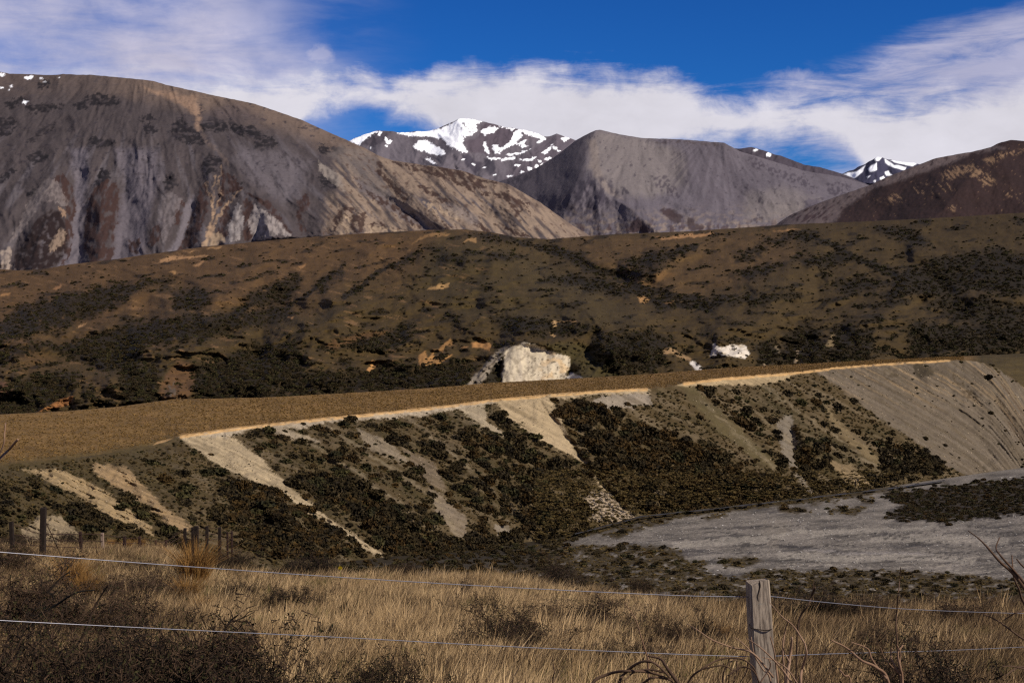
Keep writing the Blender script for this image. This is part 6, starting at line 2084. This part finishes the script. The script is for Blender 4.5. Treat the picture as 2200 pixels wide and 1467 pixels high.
branchy('dead_frond', 'dark arching dead fronds left of the wooden post at the bottom', 'dead frond', [
    (dn_(c9((215, 1375), (300, 1290), (400, 1235), (520, 1230), (600, 1280), (635, 1375)), 100), 5, 3, 6.3), (dn_(c9((420, 1375), (430, 1300), (480, 1240), (560, 1225)), 100), 5, 2, 6.3), (c9((300, 1290), (420, 1270), (480, 1300)), 4, 2, 6.3),
    (c9((500, 1240), (505, 1300), (480, 1375)), 4, 2, 6.3), (c9((570, 1250), (560, 1310), (520, 1375)), 4, 2, 6.3), (c9((450, 1330), (530, 1280), (600, 1300), (640, 1375)), 4, 3, 6.2)], 6.3, DEAD_DARK)
branchy('dead_frond', 'arching dead fronds at the bottom edge left of the post fronds', 'dead frond', [
    (dn_(c7((1680, 1467), (1780, 1410), (1900, 1390), (2050, 1400), (2180, 1450)), 60), 8, 5, 6.0), (dn_(c7((1850, 1467), (1880, 1410), (1960, 1345), (2050, 1330), (2140, 1400), (2200, 1480)), 60), 8, 4, 6.0),
    (c7((2230, 1480), (2150, 1370), (2110, 1315), (2030, 1295)), 9, 4, 6.0), (c7((2160, 1420), (2080, 1345), (1990, 1330)), 5, 3, 6.0), (c7((2000, 1467), (2060, 1430), (2150, 1440)), 6, 4, 6.0), (c7((2140, 1400), (2030, 1380), (1940, 1400), (1880, 1450)), 5, 3, 6.0)], 6.0, DEAD_DARK)
branchy('dead_twig', 'pale bent twig left of the post rising from the arching fronds', 'twig', [
    (dn_(c7((2030, 1310), (2020, 1280), (1985, 1170), (1950, 1060), (1885, 965)), 60), 5, 2, 6.4)], 6.4, DEAD)
branchy('dead_shrub', 'bare branching twigs leaning in from the right edge of view', 'dead shrub', [
    (c9((2330, 1000), (2200, 810), (2130, 720), (2060, 660), (1990, 580), (1930, 520), (1870, 475)), 10, 2, 5.6), (c9((2300, 900), (2200, 780), (2150, 720), (2060, 620), (2035, 575), (2055, 515)), 7, 2.5, 5.6),
    (c9((2330, 1080), (2200, 900), (2170, 820), (2140, 750), (2128, 620)), 7, 3, 5.7), (c9((2330, 1180), (2200, 1115), (2120, 1060), (2050, 1010), (1950, 960)), 6, 2, 5.7), (c9((2300, 900), (2200, 945), (2140, 965), (2080, 1005)), 5, 2, 5.7), (c9((2300, 760), (2200, 690), (2155, 640)), 5, 3, 5.5),
    (c9((2330, 1330), (2200, 1280), (2150, 1290), (2090, 1330)), 5, 2, 5.6), (c9((2200, 1290), (2130, 1275), (2070, 1275)), 4, 2, 5.6)], 5.6, DEAD_DARK)
branchy('dead_twig', 'dark bare stem beside the top of the post', 'twig', [
    (dn_(c9((860, 1100), (880, 980), (920, 920), (945, 860), (965, 810)), 200), 4, 5, 9.5), (c9((950, 850), (955, 790), (960, 770)), 3, 1, 9.5)], 9.5, DEAD_DARK)
branchy('twig', 'blurred pale twig close to the lens at the left edge', 'twig', [
    ([(-120, 1120), (-50, 1040), (0, 985), (20, 965), (38, 944)], 7, 5, 3.0), ([(-20, 1010), (6, 960), (10, 930), (12, 908)], 4, 3, 3.0)], 3.0, DEAD)
branchy('dead_twig', 'short dark stem at the bottom edge near the middle', 'twig', [(dn_(c7((1430, 1467), (1440, 1400), (1432, 1340), (1430, 1300)), 120), 4, 2, 7.0)], 7.0, DEAD_DARK)
branchy('thorny_branch', 'long bare thorny branch crossing the lower wire on the left', 'branch', [
    (dn_(crop(0, 1040, 3.436)((1560, 1360), (1600, 1240), (1640, 1120), (1690, 1020), (1760, 960)), 60), 8, 3.5, 7.4), (crop(0, 1040, 3.436)((1690, 1020), (1780, 990), (1880, 940)), 3.5, 2, 7.4), (crop(0, 1040, 3.436)((1670, 1050), (1620, 990), (1560, 940)), 3, 1.6, 7.4),
    (crop(0, 1040, 3.436)((1600, 1260), (1700, 1200), (1830, 1150)), 4, 2, 7.4), (crop(0, 1040, 3.436)((1640, 1120), (1580, 1080), (1530, 1040)), 3, 1.5, 7.4), (crop(0, 1040, 3.436)((1700, 1010), (1820, 1010), (1850, 1040)), 3, 1.5, 7.4),
    (crop(0, 1040, 3.436)((1720, 990), (1700, 930), (1650, 900)), 2.5, 1.4, 7.4), (crop(0, 1040, 3.436)((1800, 980), (1840, 940), (1900, 930)), 2.5, 1.4, 7.4)], 7.4, TWIG)
branchy('thorny_branch', 'thin thorny branch slanting up through the left thicket', 'branch', [
    (crop(0, 1040, 3.436)((560, 1200), (640, 1060), (690, 920), (760, 800), (800, 740)), 6, 3, 8.0), (crop(0, 1040, 3.436)((260, 980), (400, 900), (560, 800), (700, 780)), 7, 2.5, 8.5), (crop(0, 1040, 3.436)((350, 800), (440, 700), (520, 640)), 5, 2, 8.5)], 8.0, TWIG)
# yellow flower on the crest
fl = thing('flower', 'single yellow flower in the pale grass on the crest', 'flower', gpt(731, 30.0))
fz = at(731, 1220, 30.0) - np.array(fl.location)
YEL = plain_mat('yellow_petal', lin4(240, 200, 30), lin4(250, 214, 50), 20, 0.2)
ST = plain_mat('green_stem', lin4(90, 96, 40), lin4(110, 112, 50), 20, 0.2)
link('stem', join_tubes('stem', [tube_line('s', np.array([[0, 0, 0], fz * 0.5, fz]), 0.004, 0.003)]), ST, fl)
pv, pf, ps = [], [], []
for k in range(12):
    a = k * math.pi / 6
    b0 = len(pv)
    ca_, sa_ = math.cos(a), math.sin(a)
    for x, y in ((0.0, 0.0), (0.028, -0.012), (0.05, 0.0), (0.028, 0.012)):
        pv.append(tuple(fz + np.array([x * ca_ - y * sa_, -0.3 * (x * sa_ + y * ca_), x * sa_ + y * ca_])))
    pf += [b0, b0 + 1, b0 + 2, b0 + 3]
    ps.append(4)
link('petals', mesh_np('petals', pv, pf, ps, False), YEL, fl)
